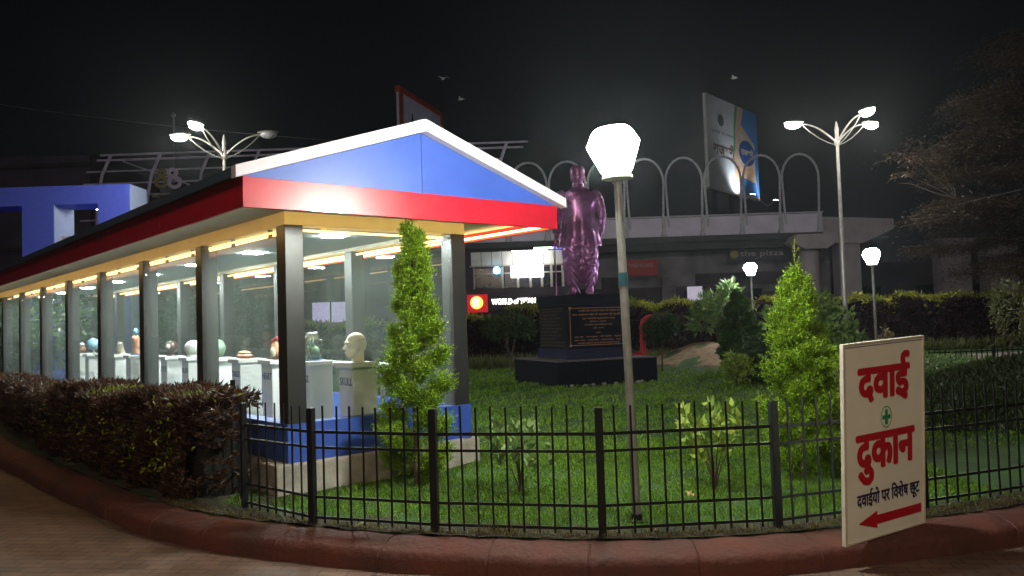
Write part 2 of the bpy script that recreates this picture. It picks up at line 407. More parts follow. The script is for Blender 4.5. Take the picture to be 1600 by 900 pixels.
def lawn_z(X, Y):
    m1, m2 = mounds(X, Y)
    return .045*fbm(X, Y, 2.2, 3)*np.clip((Y-6.2)/2, 0, 1) + .026*fbm(X, Y, 6.5, 5)*np.clip((Y-6.0)/.8, .2, 1) + m1 + m2 + np.where(Y < kerb_side(X, 0)+.03, -.5, 0)
def axis_steps(a, b, near, far, s0, s1):
    out = [a]
    while out[-1] < b: out.append(out[-1] + (s0 if near <= out[-1] <= far else s1))
    return np.array(out)
grid_sheet('lawn', axis_steps(-20, 26, -9, 9, .11, .5), axis_steps(5.2, 36, 5, 16, .11, .28), lawn_z, 'lawn', 'structure')
kind(MB().add([(-400, -300, -.30), (400, -300, -.30), (400, 900, -.30), (-400, 900, -.30)], [(0, 1, 2, 3)]).build('ground', 'asphalt'), 'structure')
kind(MB().add([(-30, -14, -.2), (26, -14, -.2), (26, 30, -.2), (-30, 30, -.2)], [(0, 1, 2, 3)]).build('path', 'paving'), 'structure')
def kerb():
    prof = [(.06, -.4), (.05, -.005), (-.04, .0), (-.07, -.006), (-.215, -.045), (-.245, -.07), (-.26, -.11), (-.265, -.22)]
    rings = []
    for i, p in enumerate(KL):
        t = (KL[min(i+1, len(KL)-1)]-KL[max(i-1, 0)]).normalized(); n = Vector((-t.y, t.x, 0))
        w = .008*math.sin(i*1.7)+.008*math.sin(i*.63)
        if i % 6 == 3:
            for dt, dz in ((-.010, 0), (-.003, -.008), (.003, -.008), (.010, 0)):
                rings.append([(p.x+t.x*dt+n.x*(a+(w if a < -.2 else 0)-(dz if a < -.2 else 0)), p.y+t.y*dt+n.y*(a+(w if a < -.2 else 0)-(dz if a < -.2 else 0)), z+dz+.006*math.sin(i*2.3+a*9)) for a, z in prof])
            continue
        rings.append([(p.x+n.x*(a+(w if a < -.2 else 0)), p.y+n.y*(a+(w if a < -.2 else 0)), z+.006*math.sin(i*2.3+a*9)) for a, z in prof])
    b = MB(); n = len(prof)
    b.add([q for r in rings for q in r], [(i*n+k, (i+1)*n+k, (i+1)*n+k+1, i*n+k+1) for i in range(len(rings)-1) for k in range(n-1)])
    return kind(b.build('kerb', 'kerb', smooth=35), 'structure')
kerb()

# ------------------------------------------------------------------ pavilion   (local x along the gable front, y receding)
PC = (-2.2464, 8.0038, 0); PA = .71; W = 2.25; NB = 8; SP = 2.32; LEN = NB*SP
pav = thing('exhibition_pavilion', 'long glass walled pavilion with red fascia, blue gable and white trimmed roof', 'pavilion', PC, PA)
cb = MB().box(-.17, W+.07, -.09, LEN+.1, -.1, .285); cb.build('base', 'concrete', pav, bevel=.015)
for (x0, x1, y0, y1) in [(-.015, .165, .0, LEN), (W-.165, W+.015, .0, LEN), (.1655, W-.1655, -.0, .165), (.1655, W-.1655, LEN-.165, LEN)]:
    MB().box(x0, x1, y0-.012 if y0 == 0 and x0 < .1 or x0 > 2 else y0, y1, .2852, .665).build('plinth_wall', 'blue', pav)
MB().box(.166, W-.166, .166, LEN-.166, .2853, .32).build('floor', 'floor', pav)
for k in range(NB+1):
    for x0 in (0, W-.2):
        MB().box(x0, x0+.2, k*SP, k*SP+.2, .6652, 2.65).build('column', 'column', pav, bevel=.006)
MB().box(-.0, .2, -.0, LEN+.2, 2.6502, 2.78).build('beam', 'cream', pav)
MB().box(W-.2, W, -.0, LEN+.2, 2.6502, 2.78).build('beam', 'cream', pav)
MB().box(.2002, W-.2002, 0, .2, 2.6502, 2.78).build('beam', 'cream', pav)
MB().box(.2002, W-.2002, .2002, LEN+.2, 2.70, 2.72).build('ceiling', 'ceil', pav)
MB().box(-.72, 3.02, -.76, LEN+.5, 2.7802, 2.80).build('soffit', 'ceil', pav)
MB().box(-.735, 3.03, -.77, -.72, 2.675, 2.943).build('fascia', 'red', pav, bevel=.003)
for k in range(9):
    y0 = -.7198+2.2*k; y1 = min(y0+2.195, LEN+.5)
    if y1 > y0:
        for x0 in (-.735, 2.995): MB().box(x0, x0+.035, y0, y1, 2.675, 2.943).build('fascia', 'red', pav, bevel=.002)
# gable, barge boards, roof
def rz_(x): return 3.566 - abs(x-1.145)*.331
MB().prism([(-.735, 2.9435), (1.143, 2.9435), (1.143, 3.56), (-.735, 2.9435+.0)][:3], 'y', -.762, -.72).build('gable_panel', 'blue', pav)
MB().prism([(1.149, 2.9435), (3.03, 2.9435), (1.149, 3.56)], 'y', -.762, -.72).build('gable_panel', 'blue', pav)
for sgn, xe in ((-1, -.83), (1, 3.10)):
    xa = 1.145; b_ = MB(); z_e = 3.566-abs(xe-xa)*.331
    b_.prism([(xa, 3.566), (xe, z_e-.0), (xe, z_e+.105), (xa, 3.69)], 'y', -.86, -.76).build('barge_board', 'trimwhite', pav)
for xe in (-.83, 3.10):
    xa = 1.145; z_e = 3.566-abs(xe-xa)*.331
    MB().prism([(xa, 3.60), (xe, z_e+.015), (xe, z_e+.10), (xa, 3.684)], 'y', -.7595, LEN+.5).build('roof', 'roof', pav)
MB().box(-.78, 3.05, -.70, LEN+.45, 2.9435, 2.955).build('roof_edge_board', 'black', pav)
# glazing: side panes sit 6 cm in from the column face
for k in range(NB):
    for x in (.05, W-.05):
        MB().box(x-.004, x+.004, k*SP+.2002, (k+1)*SP-.0002, .6652, 2.65).build('glass_pane', 'glass', pav)
MB().box(.2002, W-.2002, .046, .054, .6652, 2.65).build('glass_pane', 'glass', pav)
# led strips
def led(x0, x1, y0, y1, z):
    MB().box(x0, x1, y0, y1, z, z+.022).build('led_strip', 'led_in' if z < 2.65 else 'led', pav)
led(-.54, -.515, -.50, LEN, 2.7575); led(2.93, 2.96, -.70, LEN, 2.70); led(-.45, 2.8, -.29, -.265, 2.7575)
led(.10, .122, .24, LEN, 2.585); led(W-.122, W-.10, .24, LEN, 2.60); led(.24, W-.24, .10, .122, 2.60)
for x in (.5, 1.75):
    MB().box(x-.03, x+.03, .12, .16, 2.62, 2.6995).build('strip_clip', 'cream', pav)
for k in range(NB):
    MB().lathe([(.135, 0), (.135, .012)], 28, (1.125, 1.1+k*SP, 2.6875)).build('ceiling_light', 'ceillamp', pav)
    for y in (.5, 1.5):
        MB().box(.062, .10, k*SP+y, k*SP+y+.03, 2.56, 2.6498).build('strip_clip', 'column', pav)

# pavilion contents
PM = Matrix.Translation(PC) @ Matrix.Rotation(PA, 4, 'Z')
def pv(x, y, z=0): return tuple(PM @ Vector((x, y, z)))
tbl = thing('display_counter', 'long narrow white shelf running along the pavilion behind the pedestals', 'shelf', pv(1.28, 0, .32), PA)
MB().box(-.16, .16, .1, 14.6, .838, .868).build('shelf_board', 'pedestal', tbl, bevel=.004)
for k in range(8): MB().box(-.02, .02, .3+2*k, .34+2*k, 0, .8378).build('leg', 'pedestal', tbl)
plabels = ['SKULL', 'LUNGS', 'HEART', 'TONGUE', 'LIVER', 'BRAIN', 'EYE', 'SPINE', 'TORSO', 'KIDNEY', 'SKIN', 'EAR', 'TOOTH']
pdesc = ['nearest the gable glass, under the bald head model', 'under the clear lung model', 'behind the corner column under the red and blue model',
 'under the pink tongue model', 'under the green model', 'under the white dome model', 'under the dark eyeball model', 'under the upright spine model',
 'under the small torso model', 'under the white curved model', 'under the upright printed block', 'under the light blue ball', 'at the far end of the row, under the small pink model']
for k in range(13):
    p = thing('display_pedestal', 'white display pedestal ' + pdesc[k], 'pedestal', pv(.95, .28+1.01*k, .3202), PA, 'white pedestals inside the pavilion')
    MB().box(-.15, .15, -.15, .15, 0, .85).build('body', 'pedestal', p, bevel=.004)
    MB().box(-.19, .14, -.19, .19, .8502, .905).build('top_plate', 'pedestal', p, bevel=.004)
    if k < 8:
        t = letter(plabels[k], -.13, .13, .66, .74, 'textblue', p, y=0, bold=.0035, step=.0003)
        t.rotation_euler = (0, 0, R(-90)); t.location = (-.152, 0, 0)
EZ = 1.2257
def ex(name, label, k, sc=1, rz=0):
    return thing(name, label, 'model', pv(.93, .28+1.01*k, EZ), PA+rz, 'anatomy models in the pavilion')
# head bust facing the walkway (-x)
h = ex('head_model', 'cream bald head model facing left on its pedestal', 0)
def headf(d):
    return 1 + .05*max(0, -d.x)*max(0, .5-abs(d.z+.25)) - .06*max(0, -d.z)*abs(d.y)
hb = MB().ell((0.005, 0, .20), (.122, .092, .122), 24, 16, headf).ell((-.035, 0, .125), (.085, .064, .080), 20, 12).ell((-.072, 0, .072), (.048, .04, .030))
hb.tube([(0.02, 0, -.0), (.025, 0, .06), (.03, 0, .13)], [.075, .062, .062], 18)
hb.tube([(-.112, 0, .195), (-.148, 0, .145), (-.118, 0, .130)], [.012, .022, .010], 8)
hb.ell((-.112, .0, .105), (.022, .030, .009)).ell((-.110, 0, .088), (.020, .026, .009))
hb.ell((-.108, .0, .212), (.022, .06, .015))
for s in (-1, 1): hb.ell((.01, s*.083, .165), (.02, .012, .032))
ho = hb.build('head', 'flesh', h, smooth=80)
rm = ho.modifiers.new('remesh', 'REMESH'); rm.mode = 'VOXEL'; rm.voxel_size = .006; rm.use_smooth_shade = True
sm = ho.modifiers.new('smooth', 'SMOOTH'); sm.iterations = 3
for s in (-1, 1): MB().ell((-.104, s*.032, .182), (.012, .014, .009)).build('eye', 'mwhite', h, smooth=80)
MB().tube([(-.02, -.0868, .235), (.03, -.0865, .242), (.085, -.062, .245)], .0025, 6).build('cut_line', 'mred', h)
# lungs
l = ex('lung_model', 'clear plastic model of two lungs on a flat base', 1)
for s in (-1, 1):
    MB().ell((0, s*.070, .17), (.085, .072, .172), 22, 16, lambda d: 1-.38*max(0, d.z)**2*(1-abs(d.z))*4*.5+.02*math.sin(d.x*9)*math.cos(d.z*7)).build('lung', 'clear', l, smooth=80)
tw = MB().tube([(0, 0, .30), (0, 0, .20), (0, .03, .14)], .008, 8)
for i in range(14):
    a = i*2.4; tw.tube([(0, (-1)**i*.04, .14), (.04*math.sin(a), (-1)**i*(.06+.02*math.cos(a)), .05+.17*((i*.37) % 1))], [.006, .002], 5)
tw.build('bronchi', 'mwhite', l); MB().ell((0, -.06, .10), (.05, .045, .07), 14, 10).build('inner_lobe', 'panelmix', l, smooth=80); MB().ell((0, .06, .10), (.05, .045, .07), 14, 10).build('inner_lobe', 'dimyellow', l, smooth=80); MB().lathe([(.11, 0), (.11, .012)], 24, sy=1.2).build('base', 'mblue', l)
# heart
hh = ex('heart_model', 'red and blue heart model with a pale lobe, half hidden by the corner column', 2)
MB().box(-.09, .09, -.09, .09, 0, .03).build('base', 'mdark', hh, bevel=.005)
MB().ell((0, 0, .13), (.075, .075, .10), 20, 12).build('lobe', 'pink', hh, smooth=80)
MB().tube([(-.02, .05, .16), (-.03, .03, .24), (.0, -.02, .27), (.03, -.05, .22)], .026, 12).build('aorta', 'mred', hh, smooth=80)
MB().tube([(.03, 0, .15), (.035, -.02, .24)], .02, 12).build('vein', 'mblue', hh, smooth=80)
MB().ell((-.06, -.03, .09), (.035, .05, .07), 16, 10).build('patch', 'bone', hh, smooth=80)
# tongue
t_ = ex('tongue_model', 'layered pink and orange tongue model lying on its pedestal', 3)
MB().ell((0, 0, .035), (.10, .13, .035), 20, 10, lambda d: 1+.08*math.sin(d.y*5)).build('tongue', 'pink', t_, smooth=80)
MB().ell((0, .02, .075), (.08, .11, .03), 20, 10).build('upper_layer', 'peach', t_, smooth=80)
MB().box(-.09, .09, -.12, .12, 0, .008).build('base', 'mred', t_)
g = tag(MB().ell((0, 0, .13), (.11, .13, .13), 20, 14, lambda d: 1+.12*math.sin(d.x*11+d.z*7)*math.cos(d.y*9)).build('liver_model', 'mgreen', smooth=80), 'lumpy green model beside the second side column', 'model', 'anatomy models in the pavilion')
g.location = pv(.93, .28+1.01*4, EZ)
g = ex('brain_model', 'smooth white dome model on its pedestal', 5)
MB().ell((0, 0, .13), (.13, .15, .125), 24, 14, lambda d: 1+.02*math.sin(d.x*20)*math.sin(d.y*17)).build('dome', 'mwhite', g, smooth=80)
MB().lathe([(.10, 0), (.09, .04)], 20).build('base', 'mwhite', g)
g = ex('eyeball_model', 'dark shiny eyeball model on a short stand', 6)
MB().ell((0, 0, .15), .10, 20, 14).build('ball', 'mdark', g, smooth=80); MB().lathe([(.07, 0), (.03, .05)], 16).build('stand', 'mdark', g)
MB().ell((-.07, -.045, .16), (.045, .045, .045), 12, 8).build('iris', 'bone', g, smooth=80)
g = ex('spine_model', 'tall pale model of a backbone standing upright', 7)
sp = MB()
for i in range(22):
    z = .05+i*.034; x = .03*math.sin(i*.32); sp.lathe([(.030-.0006*i, 0), (.034-.0006*i, .011), (.030-.0006*i, .022)], 12, (x, 0, z)); sp.box(x+.02, x+.065-.001*i, -.005, .005, z, z+.012); sp.box(x-.006, x+.006, -.05, .05, z+.004, z+.014)
sp.build('vertebrae', 'bone', g); MB().ell((0, 0, .10), (.06, .13, .07), 16, 10).build('pelvis', 'bone', g, smooth=80)
MB().tube([(.05, 0, 0), (.05, 0, .85)], .006, 8).build('rod', 'mdark', g); MB().lathe([(.10, 0), (.10, .015)], 20).build('base', 'mdark', g)
g = ex('torso_model', 'small pink torso model with a blue top', 8)
rings = []
for z, a, b in [(0, .10, .07), (.08, .105, .075), (.16, .085, .065), (.26, .12, .075), (.32, .11, .065), (.36, .05, .045)]:
    rings.append([(b*math.cos(t), a*math.sin(t), z) for t in np.linspace(0, 2*math.pi, 18, endpoint=False)])
MB().loft(rings).build('trunk', 'pink', g, smooth=80); MB().ell((0, 0, .43), (.05, .045, .065)).build('head', 'ball', g, smooth=80)
MB().box(-.08, .08, -.10, .10, -.0, .02).build('base', 'mblue', g)
g = ex('kidney_model', 'white curved model leaning like a horn', 9)
MB().tube([(.05, .09, 0), (.0, .04, .12), (-.01, -.03, .20), (.0, -.10, .22)], [.07, .07, .05, .02], 14).build('horn', 'bone', g, smooth=80)
MB().box(-.08, .08, -.11, .11, 0, .015).build('base', 'mwhite', g)
g = ex('skin_model', 'upright printed block in blue and olive', 10)
MB().box(-.07, .07, -.13, .13, .02, .40).build('block', 'panelmix', g, bevel=.01); MB().box(-.09, .09, -.15, .15, 0, .02).build('base', 'mwhite', g)
g = ex('ball_model', 'light blue ball model on a thin stand', 11)
MB().ell((0, 0, .20), .125, 22, 14).build('ball', 'ball', g, smooth=80); MB().lathe([(.07, 0), (.02, .03), (.02, .09)], 16).build('stand', 'mwhite', g)
g = ex('ear_model', 'small pink and white model at the far end of the row', 12)
MB().ell((0, 0, .09), (.08, .10, .07), 16, 10).build('lobe', 'pink', g, smooth=80); MB().ell((0, -.02, .18), (.06, .07, .05), 16, 10).build('upper_lobe', 'mwhite', g, smooth=80); MB().box(-.09, .09, -.11, .11, 0, .02).build('base', 'mdark', g)

# ------------------------------------------------------------------ near fence
fence = thing('iron_fence', 'black iron picket fence behind the red kerb', 'fence', (0, 0, 0))
FP = [(-3.05, 8.75), (-2.47, 7.35), (-1.69, 6.68), (-.65, 6.30), (.61, 6.02), (1.93, 6.10), (3.25, 6.55), (4.5, 7.05), (5.75, 7.6)]
def post(p, h=.96, w=.05):
    MB().box(-w, w, -w*.5, w*.5, -.1, h).build('post', 'black', fence, bevel=.004, loc=(p[0], p[1], 0), rot=(0, 0, 0))
npk = 0
for i, p in enumerate(FP):
    a = FP[min(i+1, len(FP)-1)]; b_ = FP[max(i-1, 0)]
    ang = math.atan2(a[1]-b_[1], a[0]-b_[0])
    MB().box(-.030, .030, -.025, .025, -.1, .95 if i else 1.08).build('post', 'black', fence, bevel=.004, loc=(p[0], p[1], 0), rot=(0, 0, ang))
for i in range(len(FP)-1):
    a = Vector((*FP[i], 0)); b_ = Vector((*FP[i+1], 0)); d = b_-a; L_ = d.length; ang = math.atan2(d.y, d.x); n = max(3, round(L_/.122))
    for z, t in ((.755, .012), (.628, .010), (.228, .010), (.062, .010)):
        MB().box(.03, L_-.03, -.006, .006, z-t, z+t).build('rail', 'black', fence, loc=tuple(a), rot=(0, random.uniform(-.004, .004), ang))
    for k in range(1, n):
        q = a + d*(k/n)
        if npk < 96:
            npk += 1
            MB().box(-.0075, .0075, -.0145, -.0062, .02, .965+random.uniform(-.008, .008)).build('picket', 'black', fence, loc=(q.x, q.y, 0), rot=(random.uniform(-.006, .006), random.uniform(-.009, .009), ang))

# ------------------------------------------------------------------ pharmacy sign
SGL = Vector((2.264, 5.696, -.03)); SWd = .895; SA = R(29.56)
sg = thing('pharmacy_sign', 'tall cream pharmacy sign board with red Hindi lettering and arrow on the kerb', 'sign', tuple(SGL), SA)
sg.rotation_euler = (R(4.0), R(-2.0), SA)
SH = 1.402
MB().box(0, SWd, 0, .02, 0, SH).build('board', 'signcream', sg, bevel=.004)
fr = MB()
for x0, x1, z0, z1 in [(-.006, .016, -.006, SH+.006), (SWd-.008, SWd+.006, -.006, SH+.006)]: fr.box(x0, x1, -.007, .024, z0, z1)
fr.box(.0162, SWd-.0082, -.007, .024, SH-.006, SH+.006); fr.box(.0162, SWd-.0082, -.007, .024, -.006, .006)
fr.build('frame', 'signedge', sg, bevel=.002)
MB().box(.02, SWd-.01, -.0035, -.002, SH-.024, SH-.020).build('trim_line', 'signnavy', sg)
sx = SWd/130.; 
def SX(px): return (px-1314)/130*SWd      # sign photo columns to board metres
letter('दवाई', SX(1337), SX(1418), .968, 1.305, 'signred', sg, bold=.016, step=.0004)
letter('दुकान', SX(1333), SX(1425), .405, .742, 'signred', sg, bold=.016, step=.0004)
letter('दवाईयो पर िवशेष छूट', SX(1332), SX(1434), .215, .36, 'signnavy', sg, bold=.0035, step=.0003)
ar = MB(); ar.prism([(SX(1334), .127), (SX(1363), .066), (SX(1363), .095), (SX(1437), .095), (SX(1437), .158), (SX(1363), .158), (SX(1363), .188)], 'y', -.006, -.003); ar.build('arrow', 'signred', sg)
cx, cz = SX(1380), .852
cr = MB(); 
n = 32
ring = [(cx+.062*math.cos(2*math.pi*k/n), -.004, cz+.078*math.sin(2*math.pi*k/n)) for k in range(n)] + [(cx+.056*math.cos(2*math.pi*k/n), -.004, cz+.072*math.sin(2*math.pi*k/n)) for k in range(n)]
cr.add(ring, [(k, (k+1) % n, n+(k+1) % n, n+k) for k in range(n)]).build('emblem_ring', 'signgreen', sg)
MB().prism([(cx-.045, cz-.014), (cx-.014, cz-.014), (cx-.014, cz-.053), (cx+.014, cz-.053), (cx+.014, cz-.014), (cx+.045, cz-.014), (cx+.045, cz+.014), (cx+.014, cz+.014), (cx+.014, cz+.053), (cx-.014, cz+.053), (cx-.014, cz+.014), (cx-.045, cz+.014)], 'y', -.006, -.003).build('cross_emblem', 'signgreen', sg)

# ------------------------------------------------------------------ garden lamps
def garden_lamp(label, loc, lit, tilt=(0, 0), tape=True, r=1.0):
    t = thing('garden_lamp', label, 'lamp', loc, R(17), 'garden lamps on the lawn')
    t.rotation_euler = (tilt[0], tilt[1], R(17))
    MB().tube([(0, 0, -.1), (0, 0, 1.2), (0, 0, 2.69)], [.036, .034, .032], 16).build('pole', 'pole', t, smooth=60)
    MB().lathe([(.085, -.02), (.085, .008), (.045, .015), (.042, .06)], 18).build('base_flange', 'black', t, smooth=40)
    MB().lathe([(.045, 2.69), (.05, 2.715), (.125, 2.725), (.12, 2.755), (.06, 2.76)], 18).build('collar', 'pole', t, smooth=40)
    g_ = MB().lathe([(.10, 2.762), (.125, 2.79), (.205, 2.985), (.212, 3.01), (.165, 3.10), (.13, 3.135), (.05, 3.15)], 28).xf(Matrix.Translation((0, 0, 2.76)) @ Matrix.Rotation(R(-5), 4, 'Y') @ Matrix.Translation((0, 0, -2.76)))
    g_.build('lamp_shade', lit, t)
    if tape: MB().lathe([(.0355, 0), (.0355, .11)], 16, (0, 0, 1.86)).build('tape_band', 'tape', t, smooth=60)
    return t
garden_lamp('nearest garden lamp on a thin pole with teal tape, just behind the iron fence', (.93, 6.46, 0), 'lampglass', (R(0), R(-1.2)))
garden_lamp('distant garden lamp between the small conifer and the big bushy conifer', (7.72, 26, .12), 'lampfar', tape=False)
garden_lamp('garden lamp in front of the long far hedge, right of the street lamp pole', (8.96, 20, 0), 'lampfar', tape=False)

# ------------------------------------------------------------------ street lamps
def street_lamp(label, loc, angs, lit, rr=1.38, group='triple arm street lamps', lens='lampst'):
    t = thing('street_lamp', label, 'street lamp', loc, 0, group)
    MB().tube([(0, 0, -.3), (0, 0, 3), (0, 0, 7.5)], [.095, .075, .05], 16).build('pole', 'galv', t, smooth=60)
    MB().lathe([(.07, 7.40), (.10, 7.46), (.10, 7.62), (.07, 7.68), (.06, 7.9), (.075, 7.95), (.02, 8.25)], 14).build('finial', 'galv', t, smooth=60)
    for a, on in zip(angs, lit):
        c, s = math.cos(R(a)), math.sin(R(a))
        pth = []
        for i in range(11):
            q = i/10; pth.append((c*rr*q, s*rr*q, 7.50+.80*math.sin(q*math.pi/2)*(1-.12*q)))
        arm = MB().tube(pth, [.035-.012*i/10 for i in range(11)], 8)
        arm.tube([(c*rr*q, s*rr*q, 7.42+.55*q*q+.28*q) for q in (0, .25, .5, .75, 1)], .018, 6)
        ao = arm.build('arm', 'galv', t, smooth=60)
        m = Matrix.Translation((c*(rr+.22), s*(rr+.22), 8.22)) @ Matrix.Rotation(R(a), 4, 'Z')
        hd = MB().ell((0, 0, .06), (.36, .17, .075), 20, 10, lambda d: 1 if d.z > -.1 else .9).xf(m).build('lamp_head', 'galv', t, smooth=70)
        MB().ell((.03, 0, -.01), (.28, .16, .14), 18, 10).xf(m).build('lens', lens if on else 'lampoff', hd, smooth=80)
    return t
street_lamp('triple arm street lamp with all three heads lit, at the right of the garden', (11.53, 28, 0), (178, -72, 18), (1, 1, 1), 1.25)
street_lamp('triple arm street lamp with one dark head, beyond the pavilion roof at left', (-9.56, 27, 0), (180, -105, 2), (1, 1, 0), 1.25)
street_lamp('assumed unseen street lamp on the pavement behind the camera, added to light the foreground', (-1.2, -6.5, -.2), (60, 170, 290), (1, 1, 1), 1.3, lens='lampassumed')  # unseen lamp, assumed from the lit foreground and added to brighten it

# ------------------------------------------------------------------ statue plinth and statue
SPx, SPy = 1.80, 21.19; SAng = R(22)
pl = thing('statue_plinth', 'stepped black granite plinth with engraved plaques under the statue', 'plinth', (SPx, SPy, 0), SAng)
MB().box(-1.38, 1.38, -1.38, 1.38, -.1, .605).build('base_slab', 'granite_dull', pl, bevel=.01)
MB().box(-1.40, 1.40, -1.40, 1.40, .6052, .635).build('slab_top', 'slabtop', pl)
MB().box(-.90, .90, -.90, .90, .6352, .89).build('step', 'granite_edge', pl, bevel=.01)
MB().box(-.85, .85, -.85, .85, .8902, 1.97).build('dado', 'granite', pl, bevel=.006)
MB().box(-.88, .88, -.88, .88, 1.9702, 2.0).build('ledge', 'granite_edge', pl)
MB().box(-.87, .87, -.87, .87, 2.0002, 2.25).build('cornice', 'granite', pl, bevel=.01)
plq = MB().box(-.80, .80, -.862, -.8502, .93, 1.94).build('plaque', 'granite', pl)
bd = MB()
for x0, x1, z0, z1 in [(-.77, .77, .965, .980), (-.77, .77, 1.895, 1.910), (-.77, -.755, .9802, 1.8948), (.755, .77, .9802, 1.8948)]: bd.box(x0, x1, -.868, -.8622, z0, z1)
for x in (-.765, .765):
    for z in (.972, 1.903):
        dk_ = MB().lathe([(.035, 0), (.035, .004)], 14); bd.add([(x+p[0], -.870-p[2], z+p[1]) for p in dk_.v], dk_.f)
bd.build('plaque_border', 'copper', plq)
lines = [('छत्तीसगढ़ी अग्रवाल समाज के विभूषण स्व', -.52, .66, 1.80, 1.865), ('दाऊ. कल्याण सिंह जी अग्रवाल की प्रतिमा', -.70, .70, 1.70, 1.77),
 ('पूर्व. छत्तीसगढ़ी अग्रवाल समाज, रायपुर', -.42, .50, 1.61, 1.665), ('नवीनीकरण - समारोह', -.22, .26, 1.54, 1.58), ('एवं निर्मित उद्यान, छत्तीसगढ़ शासन', -.36, .42, 1.45, 1.505),
 ('(वर्ष - 2019)', -.12, .18, 1.37, 1.41), ('- निर्मित -', -.06, .10, 1.25, 1.30), ('आनंद शर्मा     अजय अग्रवाल     महेश अग्रवाल     राजू गर्ग', -.66, .66, 1.15, 1.205), ('निर्माण सलाह     निर्माण सचिव     निर्माण संयोजक     सदस्य', -.66, .66, 1.07, 1.115), ('एवं समस्त छत्तीसगढ़ी अग्रवाल समाज के पदाधिकारी एवं सदस्य', -.56, .62, .995, 1.045)]
for s, x0, x1, z0, z1 in lines: letter(s, x0, x1, z0, z1, 'copper', plq, off=.02, y=-.8635, step=.0003)
plq2 = MB().box(-.861, -.8502, -.80, .80, .93, 1.94).build('side_plaque', 'granite', pl)
b2 = MB()
for z in np.linspace(1.02, 1.86, 10):
    ln_ = .5+.25*random.random()
sd_ = thing
for i, z in enumerate(np.linspace(1.12, 1.82, 9)):
    t = letter(['छत्तीसगढ़ी अग्रवाल समाज', 'रायपुर नगर के निवासी एवं समाज सेवी', 'अनेक स्कूल, अस्पताल एवं धर्मशाला', 'का निर्माण कराया'][i % 4], -.7, .2+.5*((i*.61) % 1), z, z+.045, 'gold', plq2, off=.015, y=0)
    t.rotation_euler = (0, 0, R(-90)); t.location = (-.864, 0, 0)
fb = MB()
for z0, z1 in [(.96, .972), (1.90, 1.912), (1.05, 1.06)]: fb.box(-.867, -.8612, -.75, .75, z0, z1)
fb.build('plaque_border', 'gold', plq2)
for i in range(9):
    a = -1.2+i*.30+random.uniform(-.1, .1); P = Vector((SPx, SPy, 0)) + Matrix.Rotation(SAng, 3, 'Z') @ Vector((a, -1.5-.25*random.random(), 0))
    s_ = random.uniform(.03, .075)
    o = MB().ell((0, 0, .0), (s_, s_*.8, s_*.6), 9, 6, lambda d: 1+.25*math.sin(d.x*5+i)*math.cos(d.y*4)).build('stone', 'stone')
    tag(o, 'small pale stone in the grass along the foot of the granite plinth', 'stone', 'stones by the plinth'); o.location = (P.x, P.y, .04+s_*.2); o.rotation_euler = (0, 0, i)

ST = thing('statue', 'violet bronze statue of a man seen from behind, in cap, long coat and dhoti', 'statue', (SPx+.02, SPy-.05, 2.2502), R(3))
ST.scale = (2.0, 1.96, 1.95)
NT = 64
def ring(z, rx, ry, cx_=0, cy_=0, f=None):
    out = []
    for k in range(NT):
        a = 2*math.pi*k/NT; q = 1+(f(a, z) if f else 0); out.append((cx_+rx*q*math.cos(a), cy_+ry*q*math.sin(a), z))
    return out
# body (facing +y, we see the back)
bd = MB()
bd.ell((0, .01, 1.60), (.078, .098, .118), 24, 16)                       # skull
bd.ell((0, .05, 1.545), (.058, .06, .07), 16, 10)                        # jaw
bd.tube([(0, -.005, 1.40), (0, 0, 1.48), (0, .005, 1.55)], [.07, .056, .058], 18)
bd.tube([(0, .105, 1.60), (0, .125, 1.565), (0, .105, 1.555)], [.008, .017, .01], 8)   # nose
for s in (-1, 1): bd.ell((s*.082, .01, 1.585), (.012, .026, .036), 10, 8)
bd.loft([ring(z, a, b) for z, a, b in [(.74, .17, .12), (.9, .165, .115), (1.05, .15, .105), (1.2, .175, .12), (1.33, .19, .115), (1.40, .15, .09), (1.44, .07, .06)]])
for s in (-1, 1):
    hx = s*.10
    bd.tube([(hx, 0, .86), (hx, .01, .70), (s*.105, .02, .47), (s*.112, -.005, .30), (s*.115, -.02, .10), (s*.115, -.02, .05)], [.10, .09, .062, .058, .040, .045], 16)
    bd.tube([(s*.115, -.055, .035), (s*.12, .03, .04), (s*.125, .11, .028), (s*.128, .165, .02)], [.034, .042, .040, .02], 14)
    for j in range(5): bd.ell((s*(.10+.016*j), .17-.008*abs(j-1), .018), (.009, .022, .012), 8, 6)
bd.tube([(-.19, 0, 1.37), (-.245, 0, 1.30), (-.285, -.01, 1.08), (-.30, .03, .84), (-.302, .045, .78)], [.06, .058, .047, .034, .028], 14)
bd.tube([(.19, 0, 1.37), (.245, 0, 1.30), (.285, -.01, 1.08), (.285, .06, .86), (.275, .09, .80)], [.06, .058, .047, .034, .028], 14)
def hand(x, y, z, s):
    bd.ell((x, y, z-.035), (.020, .038, .045), 12, 8)
    for j in range(4):
        yy = y-.027+.018*j; L1 = [.034, .040, .038, .03][j]
        bd.tube([(x, yy, z-.065), (x-s*.008, yy, z-.065-L1), (x-s*.030, yy+.002, z-.068-L1*1.25), (x-s*.036, yy+.003, z-.055-L1)], [.0105, .010, .009, .007], 7)
    bd.tube([(x-s*.006, y+.035, z-.02), (x-s*.02, y+.05, z-.05), (x-s*.032, y+.045, z-.075)], [.012, .011, .008], 7)
hand(-.303, .05, .765, -1); hand(.272, .095, .785, 1)
bo = bd.build('body', 'bronze_d', ST)
rm = bo.modifiers.new('remesh', 'REMESH'); rm.mode = 'VOXEL'; rm.voxel_size = .0065; rm.use_smooth_shade = True
sm = bo.modifiers.new('smooth', 'SMOOTH'); sm.iterations = 2
